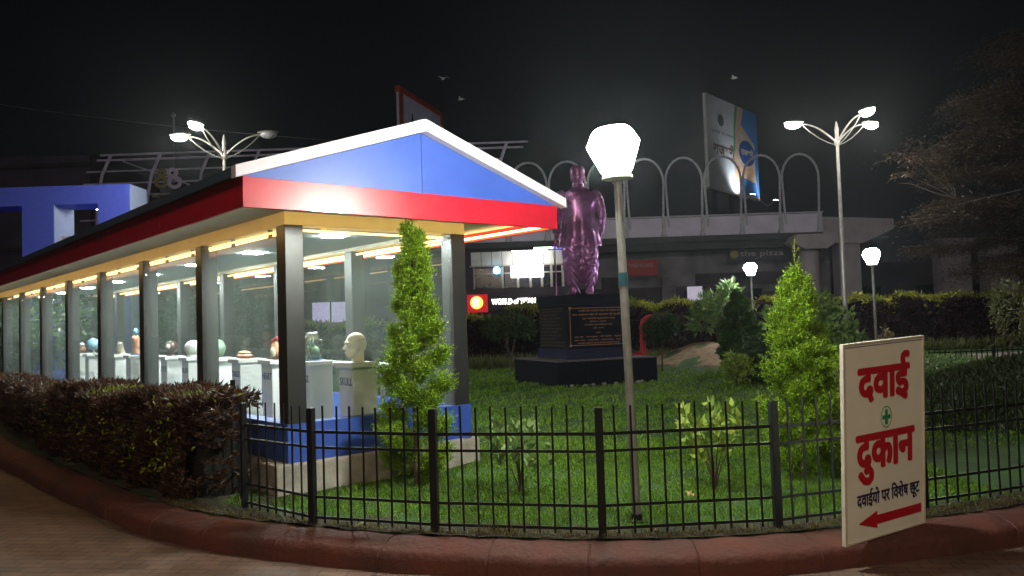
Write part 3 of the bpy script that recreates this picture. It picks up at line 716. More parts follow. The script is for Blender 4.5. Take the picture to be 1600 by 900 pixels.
# cap
cp = MB().loft([ring(z, a, b, 0, .005) for z, a, b in [(1.605, .088, .108), (1.62, .094, .112), (1.68, .098, .113), (1.72, .090, .10), (1.745, .068, .075), (1.755, .03, .03)]])
cp.build('cap', 'bronze_d', ST, smooth=60)
# coat with folds
def cf(a, z):
    lo = max(0, (1.25-z)/.6)
    w = .035*lo*math.sin(a*7+z*3) + .02*lo*math.sin(a*13+1.3) + .012*math.sin(a*3+z*22)+.010*math.sin(a*5-z*31)
    if z < 1.0: w += -.05*math.exp(-((a-1.5*math.pi)/.05)**2)
    return w
ct = MB()
prof = [(.655, .262, .175), (.70, .258, .172), (.78, .245, .162), (.88, .228, .152), (.98, .215, .142), (1.08, .208, .138), (1.18, .215, .142), (1.26, .226, .146), (1.33, .232, .142), (1.385, .215, .125), (1.42, .155, .10), (1.445, .095, .085), (1.47, .078, .078), (1.50, .072, .074)]
zs = []; 
pr = np.array(prof); pr[:, 1] *= 1.08; zz = np.linspace(.655, 1.50, 46)
rings = [ring(z, np.interp(z, pr[:, 0], pr[:, 1]), np.interp(z, pr[:, 0], pr[:, 2]), f=cf) for z in zz]
ct.loft(rings, caps=False)
inner = [ring(z, np.interp(z, pr[:, 0], pr[:, 1])-.012, np.interp(z, pr[:, 0], pr[:, 2])-.012, f=cf) for z in zz]
nb = len(ct.v); ct.loft(inner[::-1], caps=False)
n0 = 0; last = nb + (len(zz)-1)*NT
ct.f += [(k, last+k, last+(k+1) % NT, (k+1) % NT) for k in range(NT)]
for s in (-1, 1):
    pth = [(s*.18, 0, 1.375), (s*.235, 0, 1.345), (s*.272, 0, 1.27), (s*.292, -.008, 1.16), (s*.302, -.01, 1.07), (s*(.297 if s < 0 else .29), .012, .95), (s*(.302 if s < 0 else .284), .04 if s < 0 else .065, .85)]
    rad = [.070, .074, .068, .062, .058, .054, .050]
    P2 = []; R2 = []
    for i in range(len(pth)-1):
        for j in range(5):
            q = j/5; P2.append(tuple(Vector(pth[i]).lerp(Vector(pth[i+1]), q))); R2.append((rad[i]*(1-q)+rad[i+1]*q)*(1+.055*math.sin((i*5+j)*1.9)*(1 if i > 0 else .3)))
    P2.append(pth[-1]); R2.append(.052)
    ct.tube(P2, R2, 18)
co = ct.build('coat', 'bronze', ST)
rm = co.modifiers.new('remesh', 'REMESH'); rm.mode = 'VOXEL'; rm.voxel_size = .0065; rm.use_smooth_shade = True
sm = co.modifiers.new('smooth', 'SMOOTH'); sm.iterations = 2
MB().loft([ring(z, a, b) for z, a, b in [(1.455, .088, .088), (1.50, .078, .082), (1.515, .076, .080)]]).build('collar', 'bronze', ST, smooth=60)
# dhoti: two draped legs with diagonal folds falling between the knees
def df(sgn):
    def f(a, z):
        ph = a*sgn if sgn > 0 else math.pi-a
        return .085*abs(math.sin((z*19)+1.7*math.cos(ph+.2)*2.0))*max(.2, min(1, (.75-z)/.15)) - .03 + .02*math.sin(a*6)
    return f
dh = MB()
for s in (-1, 1):
    rr_ = []
    for z in np.linspace(.10 if s < 0 else .11, .76, 60):
        q = (z-.10)/.66
        rx = np.interp(q, [0, .15, .45, .8, 1], [.072, .094, .125, .142, .138]); ry = np.interp(q, [0, .15, .45, .8, 1], [.085, .105, .13, .15, .15])
        cx_ = s*np.interp(q, [0, .3, .7, 1], [.118, .115, .098, .095]); 
        r_ = ring(z, rx, ry, cx_, -.01, df(s))
        # hem dips toward the middle
        r_ = [(p[0], p[1], p[2]+(.10*max(0, (p[0]*s-.10)*4) if q < .1 else 0)*(1-q*10)) for p in r_]
        rr_.append(r_)
    dh.loft(rr_)
rr_ = []
for z in np.linspace(.17, .74, 40):
    q = (z-.17)/.57; wv = lambda a, z: .12*abs(math.sin(z*24+abs(math.cos(a))*2.4))
    rr_.append(ring(z, np.interp(q, [0, .3, 1], [.03, .075, .12]), np.interp(q, [0, .3, 1], [.04, .11, .13]), .0, .0, wv))
dh.loft(rr_)
for s in (-1, 1):       # thick swags
    for i in range(6):
        z0 = .70-.085*i
        pth = [(s*(.23-.012*i), -.05, z0), (s*(.17-.008*i), -.135, z0-.07), (s*.10, -.15, z0-.14), (s*.035, -.125, z0-.19-.012*i)]
        dh.tube(pth, [.014, .020, .020, .013], 8)
do = dh.build('dhoti', 'bronze', ST)
rm = do.modifiers.new('remesh', 'REMESH'); rm.mode = 'VOXEL'; rm.voxel_size = .006; rm.use_smooth_shade = True
sm = do.modifiers.new('smooth', 'SMOOTH'); sm.iterations = 7
MB().tube([(-.325, .07, .0), (-.325, .065, .72), (-.322, .07, .76), (-.318, .11, .77)], [.010, .010, .011, .011], 10).build('walking_cane', 'bronze_d', ST, smooth=60)

# ------------------------------------------------------------------ vegetation builders
def conifer(label, loc, h, rad, n, lm, seed, lean=0, leaf=.036, leader=.35):
    r = np.random.default_rng(seed)
    t = thing('conifer', label, 'tree', loc, r.random()*6, 'conifers on the lawn')
    tr = MB().tube([(0, 0, -.05), (0, 0, h*.35), (lean*.5, 0, h*.7), (lean, 0, h)], [.022, .018, .010, .003], 8)
    tr.build('trunk', 'bark', t)
    V = []
    # plumes: upright feathery sprays gathered on short side branches
    NPL = n; NB_ = 44
    PX = [0, .06, .14, .30, .48, .62, .74, .83, .88]; PY = [.90, 1.0, 1.02, .97, .82, .64, .44, .23, .06]
    ctop = h-leader
    bq = (np.arange(NB_)+r.random(NB_))/NB_; ba_ = np.arange(NB_)*2.39996+r.normal(size=NB_)*.3
    bl = .72+.40*r.random(NB_)
    for i in range(NPL):
        k = r.integers(NB_); q = bq[k]**.85; zc = .02*h+q*(ctop*1.02-.02*h)
        prof = np.interp(zc/ctop*.86, PX, PY)*rad*bl[k]
        a = ba_[k]+r.normal()*.18; z = max(.03, zc+r.normal()*.038+.02)
        rr = prof*(.12+.90*r.random()**.55); z += (rr-prof)*.35
        base = np.array([np.cos(a)*rr*.80+lean*z/h, np.sin(a)*rr*.80, z])
        out = np.array([np.cos(a), np.sin(a), 0]); dirn = unit(out*(.45+.4*r.random())+np.array([0, 0, .9])+r.normal(size=3)*.20)
        L = (.08+.12*r.random())*(1.2-.5*z/h)
        m = int(9+L*75); tt = np.linspace(.05, 1, m)[:, None]
        side = unit(np.cross(dirn, r.normal(size=3)))
        P = base + dirn*tt*L
        sg_ = np.where(np.arange(m) % 2 == 0, 1, -1)[:, None]
        D = dirn*.8 + side*sg_*.75 + r.normal(size=(m, 3))*.22
        V.append(leaves(P, D, leaf*(1.15-tt[:, 0]*.55)*(.8+.4*r.random(m)), leaf*.30, r))
        # side fronds
        for j in range(2):
            q2 = .25+.5*r.random(); b2 = base+dirn*L*q2; d2 = unit(dirn*.6+side*(1 if j else -1)*.8+r.normal(size=3)*.2); mm = 7; t2 = np.linspace(.1, 1, mm)[:, None]
            P2 = b2+d2*t2*L*.5; D2 = d2+side*np.where(np.arange(mm) % 2 == 0, .8, -.8)[:, None]+r.normal(size=(mm, 3))*.25
            V.append(leaves(P2, D2, leaf*.8, leaf*.28, r))
    # sparse leader with a few ascending twigs
    tw_ = MB()
    for i in range(13):
        q = i/12; z = ctop-.04+leader*q*.92; a = i*2.4+seed; d = unit(np.array([np.cos(a)*.75, np.sin(a)*.75, .75])); L = (.13*(1-q)+.035)*(.8+.4*r.random()); x = lean*z/h
        m = int(6+L*90); tt = np.linspace(.05, 1, m)[:, None]; P = np.array([x, 0, z])+d*tt*L; P[:, 2] += (tt[:, 0]**2)*L*.25
        tw_.tube([tuple(P[0]), tuple(P[m//2]), tuple(P[-1])], [.0035, .0025, .001], 4)
        V.append(leaves(P, d*.6+r.normal(size=(m, 3))*.55, leaf*.65, leaf*.24, r))
    P = np.stack([lean*np.linspace(ctop, h, 30)/h, np.zeros(30), np.linspace(ctop, h, 30)], 1); V.append(leaves(P, r.normal(size=(30, 3))*.5+np.array([0, 0, .6]), leaf*.6, leaf*.22, r))
    tw_.build('leader_twigs', 'twig', t)
    quadsheet('crown', np.concatenate(V), lm, t); return t
conifer('slender feathery conifer in front of the pavilion glass', (-1.03, 8.25, 0), 2.83, .37, 3700, 'thuja', 11, lean=.03, leader=.38)
conifer('bushy bright conifer with a spindly top, left of the pharmacy sign', (2.79, 7.95, 0), 2.36, .405, 3300, 'thuja', 12, lean=-.05, leader=.53)
conifer('small dull conifer beyond the lawn, left of the distant lamp', (6.15, 22, 0), 2.2, .75, 900, 'thuja_far', 13, leaf=.10, leader=.1)

def cloud(seed, blobs, n, ln, wd, up=.2, shell=.75):
    r = np.random.default_rng(seed); V = []
    vol = np.array([b[3]*b[4]*b[5] for b in blobs])**(2/3); vol = vol/vol.sum()
    for b, f in zip(blobs, vol):
        m = max(4, int(n*f)); d = unit(r.normal(size=(m, 3))); rr = shell+(1-shell)*r.random((m, 1))
        inn = r.random((m, 1)) < .3; rr = np.where(inn, r.random((m, 1))**.5, rr)
        lum = 1+.14*np.sin(d[:, :1]*5+seed)+.12*np.sin(d[:, 1:2]*7+d[:, 2:]*6)
        P = np.array(b[:3]) + d*rr*lum*np.array(b[3:6]); D = d+r.normal(size=(m, 3))*.7+np.array([0, 0, up])
        V.append(leaves(P, D, ln*(.7+.6*r.random(m)), wd*(.7+.6*r.random(m)), r))
    return np.concatenate(V)
def shrub(name, label, cat, loc, blobs, n, ln, wd, lm, seed, stems=None, part='foliage', group=None, up=.2):
    t = thing(name, label, cat, loc, 0, group)
    quadsheet(part, cloud(seed, blobs, n, ln, wd, up), lm, t)
    s = MB()
    for st in (stems or [[(0, 0, -.05), (0, 0, .3)]]):
        s.tube(st, [.03*(1-.6*i/len(st)) for i in range(len(st))] if not stems else [st_w*(1-.6*i/len(st)) for i in range(len(st)) for st_w in (.03,)], 6)
    s.build('stem' if cat != 'tree' else 'trunk', 'bark', t); return t
# young leafy plants just behind the fence
def young_plant(label, loc, h, lm, seed, n=26):
    r = np.random.default_rng(seed); t = thing('young_plant', label, 'plant', loc, 0, 'young plants behind the fence')
    s = MB(); V = []
    for i in range(n):
        a = r.random()*6.28; sp_ = .08+.26*r.random()**.8; hh_ = h*(.42+.58*r.random())
        p0 = Vector((0, 0, .0)); p1 = Vector((math.cos(a)*sp_*.35, math.sin(a)*sp_*.35, hh_*.5)); p2 = Vector((math.cos(a)*sp_, math.sin(a)*sp_, hh_))
        if i < 9: s.tube([p0, p1, p2], [.008, .005, .002], 5)
        m = 7; d = unit(np.array([math.cos(a)*.5, math.sin(a)*.5, .8])); P = np.array(p2)[None]-d*np.linspace(0, .09, m)[:, None]+r.normal(size=(m, 3))*.008
        D = unit(r.normal(size=(m, 3))+np.array([0, 0, .9])+d*.4)
        V.append(leaves(P, D, .115*(.6+.6*r.random(m)), .050, r))
    s.build('stem', 'bark', t); quadsheet('foliage', np.concatenate(V), lm, t); return t
young_plant('pale leafy young plant behind the fence, left of the near lamp pole', (0.02, 7.62, .02), .62, 'green', 21, 34)
young_plant('lime leafed young plant behind the fence, between the lamp pole and the bushy conifer', (1.80, 7.45, .02), .78, 'limeshrub', 22, 30)
tag(quadsheet('weed', leaves(np.array([[-.1, 6.2, .0]])+rng.normal(size=(160, 3))*np.array([.12, .05, .0]), rng.normal(size=(160, 3))*.5+np.array([0, 0, .8]), .09*(.5+rng.random(160)), .007), 'grassdry'), 'clump of dry weeds between the kerb and the fence', 'plant')

# croton hedge at left
def hedge_leaves(path, h0, h1, thick, n, ln, wd, seed, topfrac=0, zbase=0):
    r = np.random.default_rng(seed); P = np.array(path, float); seg = np.linalg.norm(np.diff(P, axis=0), axis=1); cum = np.concatenate([[0], np.cumsum(seg)])
    # more leaves on nearer stretches
    s = r.random(n)**1.0*cum[-1]; x = np.interp(s, cum, P[:, 0]); y = np.interp(s, cum, P[:, 1]); i = np.clip(np.searchsorted(cum, s)-1, 0, len(seg)-1)
    T = np.diff(P, axis=0)[i]/seg[i][:, None]; Nn = np.stack([T[:, 1], -T[:, 0]], 1)
    H = np.interp(s, cum, np.linspace(h0, h1, len(cum)))*(1+.05*np.sin(s*2.1)+.04*np.sin(s*5.3+1))
    side = r.random(n)
    u_ = np.where(side < .55, thick/2*(1+.10*np.sin(s*4+r.random(n)*.5)), (r.random(n)-.5)*thick); z = np.where(side < .55, r.random(n)*H, H*(.86+.16*r.random(n)))
    if topfrac: z = H*(1-topfrac*r.random(n)); 
    lump = .07*np.sin(s*3.1+z*4)+.05*np.sin(s*7.7-z*6)
    u_ = u_ + lump
    pos = np.stack([x+Nn[:, 0]*u_, y+Nn[:, 1]*u_, z+zbase], 1)
    D = np.stack([Nn[:, 0]*np.sign(u_)*.7, Nn[:, 1]*np.sign(u_)*.7, np.full(n, .75)], 1)+r.normal(size=(n, 3))*.55
    return leaves(pos, D, ln*(.6+.8*r.random(n)), wd*(.6+.8*r.random(n)), r), pos
HP = [(-2.90, 8.0), (-3.32, 8.36), (-4.25, 9.35), (-6.02, 11.35), (-8.55, 14.5), (-12.4, 19.8), (-15.2, 23.8)]
hg = thing('croton_hedge', 'long dark reddish croton hedge at left between the kerb and pavilion', 'hedge', (0, 0, 0))
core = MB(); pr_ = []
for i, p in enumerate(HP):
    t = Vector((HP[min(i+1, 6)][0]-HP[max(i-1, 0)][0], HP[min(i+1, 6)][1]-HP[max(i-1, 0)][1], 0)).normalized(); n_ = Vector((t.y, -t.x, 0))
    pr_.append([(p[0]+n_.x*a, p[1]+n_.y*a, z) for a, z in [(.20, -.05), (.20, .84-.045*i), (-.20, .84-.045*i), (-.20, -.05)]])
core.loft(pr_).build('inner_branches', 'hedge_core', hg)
V, pos = hedge_leaves([(p[0], p[1]) for p in HP[::-1]], .66, .96, .66, 42000, .085, .022, 31)
near = hedge_leaves([(p[0], p[1]) for p in HP[:4][::-1]], .90, .96, .66, 34000, .075, .020, 32)[0]
quadsheet('foliage', np.concatenate([V, near]), 'croton', hg)
ys = []
r_ = np.random.default_rng(5)
for s0 in (.12, .2, .30, .36, .47, .55, .63, .72):
    q = s0*4.2; k = int(q); f = q-k; cxy = np.array(HP[k])*(1-f)+np.array(HP[k+1])*f
    m = 260; Pp = np.stack([cxy[0]+r_.normal(size=m)*.13, cxy[1]+r_.normal(size=m)*.13, (.90-.02*q)+r_.random(m)*.08], 1); ys.append(leaves(Pp, r_.normal(size=(m, 3))*.6+np.array([0, 0, .8]), .07, .024, r_))
    m = 90; zt = r_.random(m)*.5+.25; Pp = np.stack([cxy[0]-.26+r_.normal(size=m)*.10, cxy[1]-.24+r_.normal(size=m)*.10, zt], 1); ys.append(leaves(Pp, r_.normal(size=(m, 3))*.6, .06, .024, r_))
quadsheet('lime_tufts', np.concatenate(ys), 'yellowleaf', hg)
# rosette shoots rising above the hedge and over its right end
sh = []
for i in range(26):
    q = r_.random()*3.2; k = int(q); f = q-k; c_ = np.array(HP[k])*(1-f)+np.array(HP[k+1])*f; hgt = .96-.03*q+.10*r_.random()
    m = 22; a = np.linspace(0, 25, m); Pp = np.stack([np.full(m, c_[0])+r_.normal(size=m)*.02+.1*r_.normal(), np.full(m, c_[1])+.1*r_.normal()+r_.normal(size=m)*.02, hgt-.14+.14*np.linspace(0, 1, m)], 1)
    sh.append(leaves(Pp, np.stack([np.cos(a), np.sin(a), np.full(m, .8)], 1), .11, .024, r_))
for i in range(46):
    z = .12+.9*r_.random(); c_ = np.array([-2.80+.10*r_.normal(), 7.74+.07*r_.normal()]); m = 14; a = np.linspace(0, 20, m); Pp = np.stack([np.full(m, c_[0]), np.full(m, c_[1]), z+.05*np.linspace(0, 1, m)], 1)
    sh.append(leaves(Pp, np.stack([np.cos(a), np.sin(a)-.2, np.full(m, .3)], 1), .10, .022, r_))
quadsheet('shoots', np.concatenate(sh), 'croton', hg)

# far hedge (two stretches)
def far_hedge(label, pts, h, seed, n):
    t = thing('far_hedge', label, 'hedge', (0, 0, 0), 0, 'hedges along the back of the lawn')
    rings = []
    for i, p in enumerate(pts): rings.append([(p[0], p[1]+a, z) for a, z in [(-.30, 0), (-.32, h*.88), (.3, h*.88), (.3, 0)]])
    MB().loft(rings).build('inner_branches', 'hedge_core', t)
    L1 = hedge_leaves(pts, h*.9, h*.9, .85, n, .20, .09, seed)[0]; quadsheet('foliage', L1, 'maroon', t)
    V = []; r = np.random.default_rng(seed+1); P = np.array(pts, float); m = int(n*.75); s = r.random(m); ss = np.linspace(0, 1, len(P))
    x = np.interp(s, ss, P[:, 0]); y = np.interp(s, ss, P[:, 1])-.42+r.random(m)*.5
    dr = np.clip(r.exponential(.16, m), 0, .9)*(1+.8*np.sin(x*2.3)+.6*np.sin(x*5.1)); z = h*1.0+.08*np.sin(x*3.3)+.06*r.random(m)-np.abs(dr)*.55
    V = leaves(np.stack([x, y, z], 1), r.normal(size=(m, 3))*.5+np.array([0, -.7, -.25]), .22*(.6+.7*r.random(m)), .055, r)
    quadsheet('fringe', V, 'hedge_top', t); return t
far_hedge('long maroon hedge with a lime fringe behind the plinth and conifers', [(-.2, 29.2), (5, 30.2), (11, 31.6), (17, 32.6), (26, 33.6)], 2.15, 41, 15000)
far_hedge('short dark hedge between the pavilion and the plinth', [(-8, 28.3), (-4.5, 28.6), (-2.5, 28.9), (-.35, 29.1)], 1.75, 42, 7000)
# strap leaved border plants
r_ = np.random.default_rng(9); m = 5200
x = np.concatenate([r_.uniform(-4, 9.5, m), r_.uniform(9, 24, m//2)]); y = 28.2+.09*x+r_.normal(size=len(x))*.22
y = np.where(x > 9, y+2.0, y)
V = leaves(np.stack([x, y, np.zeros(len(x))+.02], 1), r_.normal(size=(len(x), 3))*.45+np.array([0, -.15, .9]), .55*(.5+.6*r_.random(len(x))), .05, r_)
kind(quadsheet('border_plants', V, 'strap'), 'stuff', 'strap leaved border plants along the foot of the far hedge')

shrub('small_tree', 'small round crowned tree with forked trunk between pavilion and plinth', 'tree', (-.10, 26, 0), [(0, 0, 1.55, .75, .6, .42), (-.45, .1, 1.35, .45, .4, .3), (.5, 0, 1.35, .4, .4, .3)], 2300, .11, .05, 'greend', 51,
      [[(0, 0, -.05), (0, 0, .5), (-.12, 0, .9), (-.35, 0, 1.5)], [(0, 0, .4), (.1, 0, .9), (.28, 0, 1.5)], [(-.1, 0, .9), (.02, 0, 1.6)]])
shrub('small_tree', 'small dark leafy tree growing beside the red pipe', 'tree', (4.22, 23.2, 0), [(0, 0, 1.32, .50, .45, .36), (.25, 0, 1.42, .3, .3, .25), (-.15, 0, 1.1, .38, .35, .25)], 1700, .12, .055, 'greend', 52, [[(0, 0, -.05), (.02, 0, .5), (.03, 0, 1.1)]])
shrub('bush', 'low dark green bush at the foot of the distant lamp', 'bush', (5.75, 18.8, 0), [(0, 0, .5, .72, .6, .52), (-.5, -.1, .42, .35, .4, .35), (.35, 0, .75, .4, .4, .4)], 3600, .10, .045, 'greend', 53)
shrub('bush', 'small yellow green bush left of the dark bush', 'bush', (5.0, 18.3, 0), [(0, 0, .40, .33, .35, .34)], 900, .10, .045, 'limeshrub', 54)
shrub('tall_shrub', 'tall loose shrub with drooping leaves behind the small conifer', 'shrub', (6.6, 26.2, 0), [(0, 0, 1.9, .60, .5, .42), (.45, 0, 2.4, .28, .3, .26), (-.5, 0, 1.45, .35, .4, .35)], 750, .26, .085, 'green', 55, [[(0, 0, -.05), (0, 0, 1.2), (.4, 0, 2.4)]])
shrub('tall_shrub', 'tall pale leaved shrub behind the bushy conifer', 'shrub', (5.05, 13.6, 0), [(0, 0, 1.55, .42, .35, .38), (.35, 0, 1.3, .35, .3, .38), (-.5, 0, 1.55, .3, .3, .24), (.45, -.1, .75, .45, .4, .5)], 2600, .12, .06, 'green', 56, [[(0, 0, -.05), (0, 0, 1.0), (.2, 0, 1.7)]])
shrub('bush', 'lime edged bush between the bushy conifer and the sign', 'bush', (4.65, 11.4, 0), [(0, 0, .62, .26, .3, .30), (.15, 0, .35, .3, .3, .3)], 1100, .075, .04, 'limeshrub', 57)
shrub('bush', 'rust coloured bush before the far hedge, right of the garden lamp', 'bush', (10.0, 21.8, 0), [(0, 0, .55, .35, .3, .5), (.3, 0, .25, .4, .3, .25)], 700, .13, .05, 'grassdry', 58)
shrub('bush', 'low green bush in front of the small fence at right', 'bush', (8.9, 17.6, 0), [(0, 0, .3, .8, .5, .3), (.9, .2, .25, .6, .4, .25)], 1500, .11, .05, 'green', 59)
shrub('shrub', 'bare pale stemmed shrub at the right edge before the far hedge', 'shrub', (14.2, 22.6, 0), [(0, 0, 1.55, .9, .6, .75), (.9, 0, 1.3, .8, .6, .7)], 1700, .14, .05, 'strap', 60, [[(-.5, 0, 0), (-.3, 0, .6), (-.7, 0, 1.2)], [(0, 0, 0), (.1, 0, .7), (0, 0, 1.4)], [(.4, 0, 0), (.2, 0, .6), (.6, 0, 1.3)]])

# the big dim tree at right
def big_tree():
    r = np.random.default_rng(77); t = thing('large_tree', 'tall dim reddish tree with drooping feathery branches at the right edge', 'tree', (21.2, 30, 0))
    b = MB(); b.tube([(0, 0, -.2), (-.1, 0, 3), (.1, 0, 6), (0, 0, 9), (.2, 0, 12)], [.32, .27, .21, .13, .04], 12)
    V = []
    def tip(p, d, s):
        m = int(190*s)
        q = r.normal(size=(m, 3))*np.array([.50, .40, .13])*s; q[:, 2] -= .25*(q[:, 0]**2)
        V.append(leaves(np.array(p)+q, np.array([d[0], d[1], -.25])+r.normal(size=(m, 3))*.5, .13, .035, r))
    for i in range(46):
        z0 = 2.8+9*(i/46)+r.normal()*.2; a = np.pi+r.normal()*.95 if i % 3 else r.random()*6.28
        L = np.interp(z0, [2.5, 5, 8, 12], [4.6, 6.3, 5.2, 2.4])*(.55+.5*r.random())
        P = [Vector((.05, 0, z0))]; d = Vector((math.cos(a), math.sin(a)*.7, .42))
        for k in range(5):
            d = d + Vector((r.normal()*.14, r.normal()*.14, -.13)); P.append(P[-1]+d.normalized()*L/5)
            if k >= 1:
                for _ in range(2 if k < 3 else 3): tip((P[-1].x+r.normal()*.35, P[-1].y+r.normal()*.3, P[-1].z+r.normal()*.18), d, .65+.6*r.random())
        b.tube(P, [.075, .06, .045, .032, .02, .008], 6)
        # secondary twigs
        for k in range(3):
            q = P[2+k]; d2 = Vector((math.cos(a+r.normal()), math.sin(a+r.normal()), -.1)); e = q+d2*(.6+.8*r.random()); b.tube([q, (q+e)/2+Vector((0, 0, .08)), e], [.022, .014, .005], 5); tip(e, d2, .7)
    # long bare branch reaching left
    b.tube([(0, 0, 4.4), (-2.2, -.4, 5.2), (-3.9, -.6, 5.35), (-5.6, -.8, 5.75), (-6.6, -.9, 6.15), (-7.1, -.9, 6.2)], [.07, .055, .045, .03, .018, .006], 7)
    for e in [(-5.6, -.8, 7.0), (-6.4, -.8, 7.1), (-6.9, -.9, 6.5), (-5.0, -.6, 6.1)]:
        b.tube([(-4.9, -.7, 5.6), ((-4.9+e[0])/2, -.7, (5.6+e[2])/2+.1), e], [.02, .014, .005], 5); tip(e, (-.8, 0, 0), .45)
    b.build('trunk', 'bark_red', t); quadsheet('crown', np.concatenate(V), 'treeleaf', t)
big_tree()

# grass -------------------------------------------------------------
r_ = np.random.default_rng(4)
def gz(x, y): return lawn_z(x, y)
def blades(n, x0, x1, y0, y1, ln, wd):
    x = r_.uniform(x0, x1, n); y = r_.uniform(y0, y1, n)
    keep = (y > kerb_side(x, 0)+.07)
    lx = (x-PC[0])*math.cos(PA)+(y-PC[1])*math.sin(PA); ly = -(x-PC[0])*math.sin(PA)+(y-PC[1])*math.cos(PA)
    keep &= ~((lx > -.2) & (lx < W+.1) & (ly > -.12))
    m1, m2 = mounds(x, y); keep &= (m2 < .08) & (m1 < .22)
    qx = (x-SPx)*math.cos(SAng)+(y-SPy)*math.sin(SAng); qy = -(x-SPx)*math.sin(SAng)+(y-SPy)*math.cos(SAng); keep &= ~((abs(qx) < 1.4) & (abs(qy) < 1.4))
    keep &= r_.random(n) < np.clip(.75+.5*fbm(x, y, 3.1, 8), .2, 1)
    dk = y-kerb_side(x, 0); keep &= r_.random(n) < np.clip((dk-.18)/.5, .03, 1); keep &= ~((x < -2.75) & (dk < 2.2))
    x = x[keep]; y = y[keep]; n = len(x); z = gz(x, y)-.005
    hl = ln*(.55+.6*r_.random(n))*np.clip(1+.8*fbm(x, y, 4.5, 12), .3, 2)
    return leaves(np.stack([x, y, z], 1), r_.normal(size=(n, 3))*np.array([.55, .55, .1])+np.array([0, 0, .75]), hl, wd, r_)
V = np.concatenate([blades(150000, -3.5, 4.2, 5.9, 10.5, .050, .007), blades(60000, -5.5, 9.5, 9, 15, .075, .014), blades(50000, -6, 15, 14.5, 28, .10, .03)])
kind(quadsheet('lawn_grass', V, 'grass'), 'stuff', 'short green lawn grass')
dd = np.stack([r_.uniform(-3.4, 4.6, 5000), np.zeros(5000), np.zeros(5000)], 1); dd[:, 1] = kerb_side(dd[:, 0], 0)+.05+np.abs(r_.normal(size=5000))*.10; dd[:, 2] = 0
kind(quadsheet('kerb_weeds', leaves(dd, r_.normal(size=(5000, 3))*.6+np.array([0, 0, .6]), .045*(.5+r_.random(5000)), .006, r_), 'grassdry'), 'stuff', 'dry thin grass along the inner edge of the kerb')
# bare soil band between kerb and grass
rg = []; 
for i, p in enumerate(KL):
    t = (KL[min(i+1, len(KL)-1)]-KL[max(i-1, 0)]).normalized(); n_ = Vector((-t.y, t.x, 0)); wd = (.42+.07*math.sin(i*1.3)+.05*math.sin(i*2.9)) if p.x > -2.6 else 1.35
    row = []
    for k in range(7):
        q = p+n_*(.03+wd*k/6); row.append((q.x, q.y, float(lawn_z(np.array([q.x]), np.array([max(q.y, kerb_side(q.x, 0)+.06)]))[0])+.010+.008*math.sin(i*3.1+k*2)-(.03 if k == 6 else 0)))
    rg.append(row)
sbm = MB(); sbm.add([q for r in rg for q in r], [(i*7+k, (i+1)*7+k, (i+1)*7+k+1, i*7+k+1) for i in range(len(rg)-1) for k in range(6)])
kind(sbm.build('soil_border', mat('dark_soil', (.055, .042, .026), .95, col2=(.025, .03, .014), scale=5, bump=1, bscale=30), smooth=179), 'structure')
m = 60000; x = 7.9+r_.normal(size=m)*2.3; y = 11.6+r_.normal(size=m)*2.3; k_ = mounds(x, y)[0] > .10; x = x[k_]; y = y[k_]; m = len(x)
kind(quadsheet('mound_shade_cover', leaves(np.stack([x, y, lawn_z(x, y)], 1), r_.normal(size=(m, 3))*.6+np.array([0, 0, .5]), .10*(.5+r_.random(m)), .03, r_), leafmat('mound_shade_leaf', (.035, .055, .016), (.018, .022, .010))), 'stuff', 'low ground cover over the mound at right, its dimness painted dark')  # leaf colour darkened so the mound looks dim under the lamps

# the bare earth mound
def emz(X, Y):
    return lawn_z(X, Y)+.012+.05*fbm(X, Y, 3, 9) - np.where(((X-6.3)/1.9)**2+((Y-25.6)/2.2)**2 > 1.55, .25, 0)
grid_sheet('soil_mound', np.arange(3.6, 9.0, .15), np.arange(22.6, 28.4, .15), emz, 'soil', 'structure')

# litter
o = tag(MB().add([(0, 0, 0), (.06, .01, .03), (.09, .05, .01), (.03, .06, .035), (.0, .04, .01)], [(0, 1, 3), (1, 2, 3), (0, 3, 4)]).build('paper_scrap', 'paper'), 'crumpled pale green scrap lying at the kerb under the fence', 'litter'); o.location = (-1.30, 6.47, .02)
def leaf_litter(label, loc, rz):
    P = [(0, 0, 0), (.035, .02, .01), (.05, -.01, .0), (.075, .015, .012), (.055, .035, .0), (.07, .065, .01), (.035, .05, .012), (.01, .07, .0), (.012, .035, .01)]
    o = tag(MB().add(P, [(0, 1, 8), (1, 2, 4), (2, 3, 4), (1, 4, 6), (4, 5, 6), (1, 6, 8), (6, 7, 8)]).build('dry_leaf', 'dryleaf'), label, 'leaf', 'dry fallen leaves'); o.location = loc; o.rotation_euler = (R(25), 0, rz)
leaf_litter('curled dry leaf on the grass below the lime leafed young plant', (1.45, 7.0, .06), .3)
leaf_litter('dry leaf lying on the kerb edge below the fence, right of the middle post', (1.05, 6.02, .015), 2)

# red pipe
rp_ = thing('red_pipe', 'red painted fire pipe with elbow and valve behind the plinth', 'pipe', (3.83, 24, 0))
MB().tube([(0, 0, -.1), (0, 0, 1.35), (.04, 0, 1.52), (.14, 0, 1.60), (.30, 0, 1.63)], .085, 14).build('riser', 'redpipe', rp_, smooth=60)
MB().tube([(-.5, -.1, .55), (-.07, 0, .55)], .06, 12).build('side_pipe', 'redpipe', rp_, smooth=60)
MB().lathe([(.11, 0), (.11, .04)], 16, (0, 0, .9)).build('flange', 'redpipe', rp_); MB().lathe([(.04, 0), (.05, .06), (.03, .08)], 12, (.10, -.05, .86)).build('valve', 'galv', rp_)
MB().tube([(.30, 0, 1.63), (.62, .02, 1.65), (.80, 0, 1.64), (.80, 0, 1.5)], .07, 12).build('outlet', 'redpipe', rp_, smooth=60)

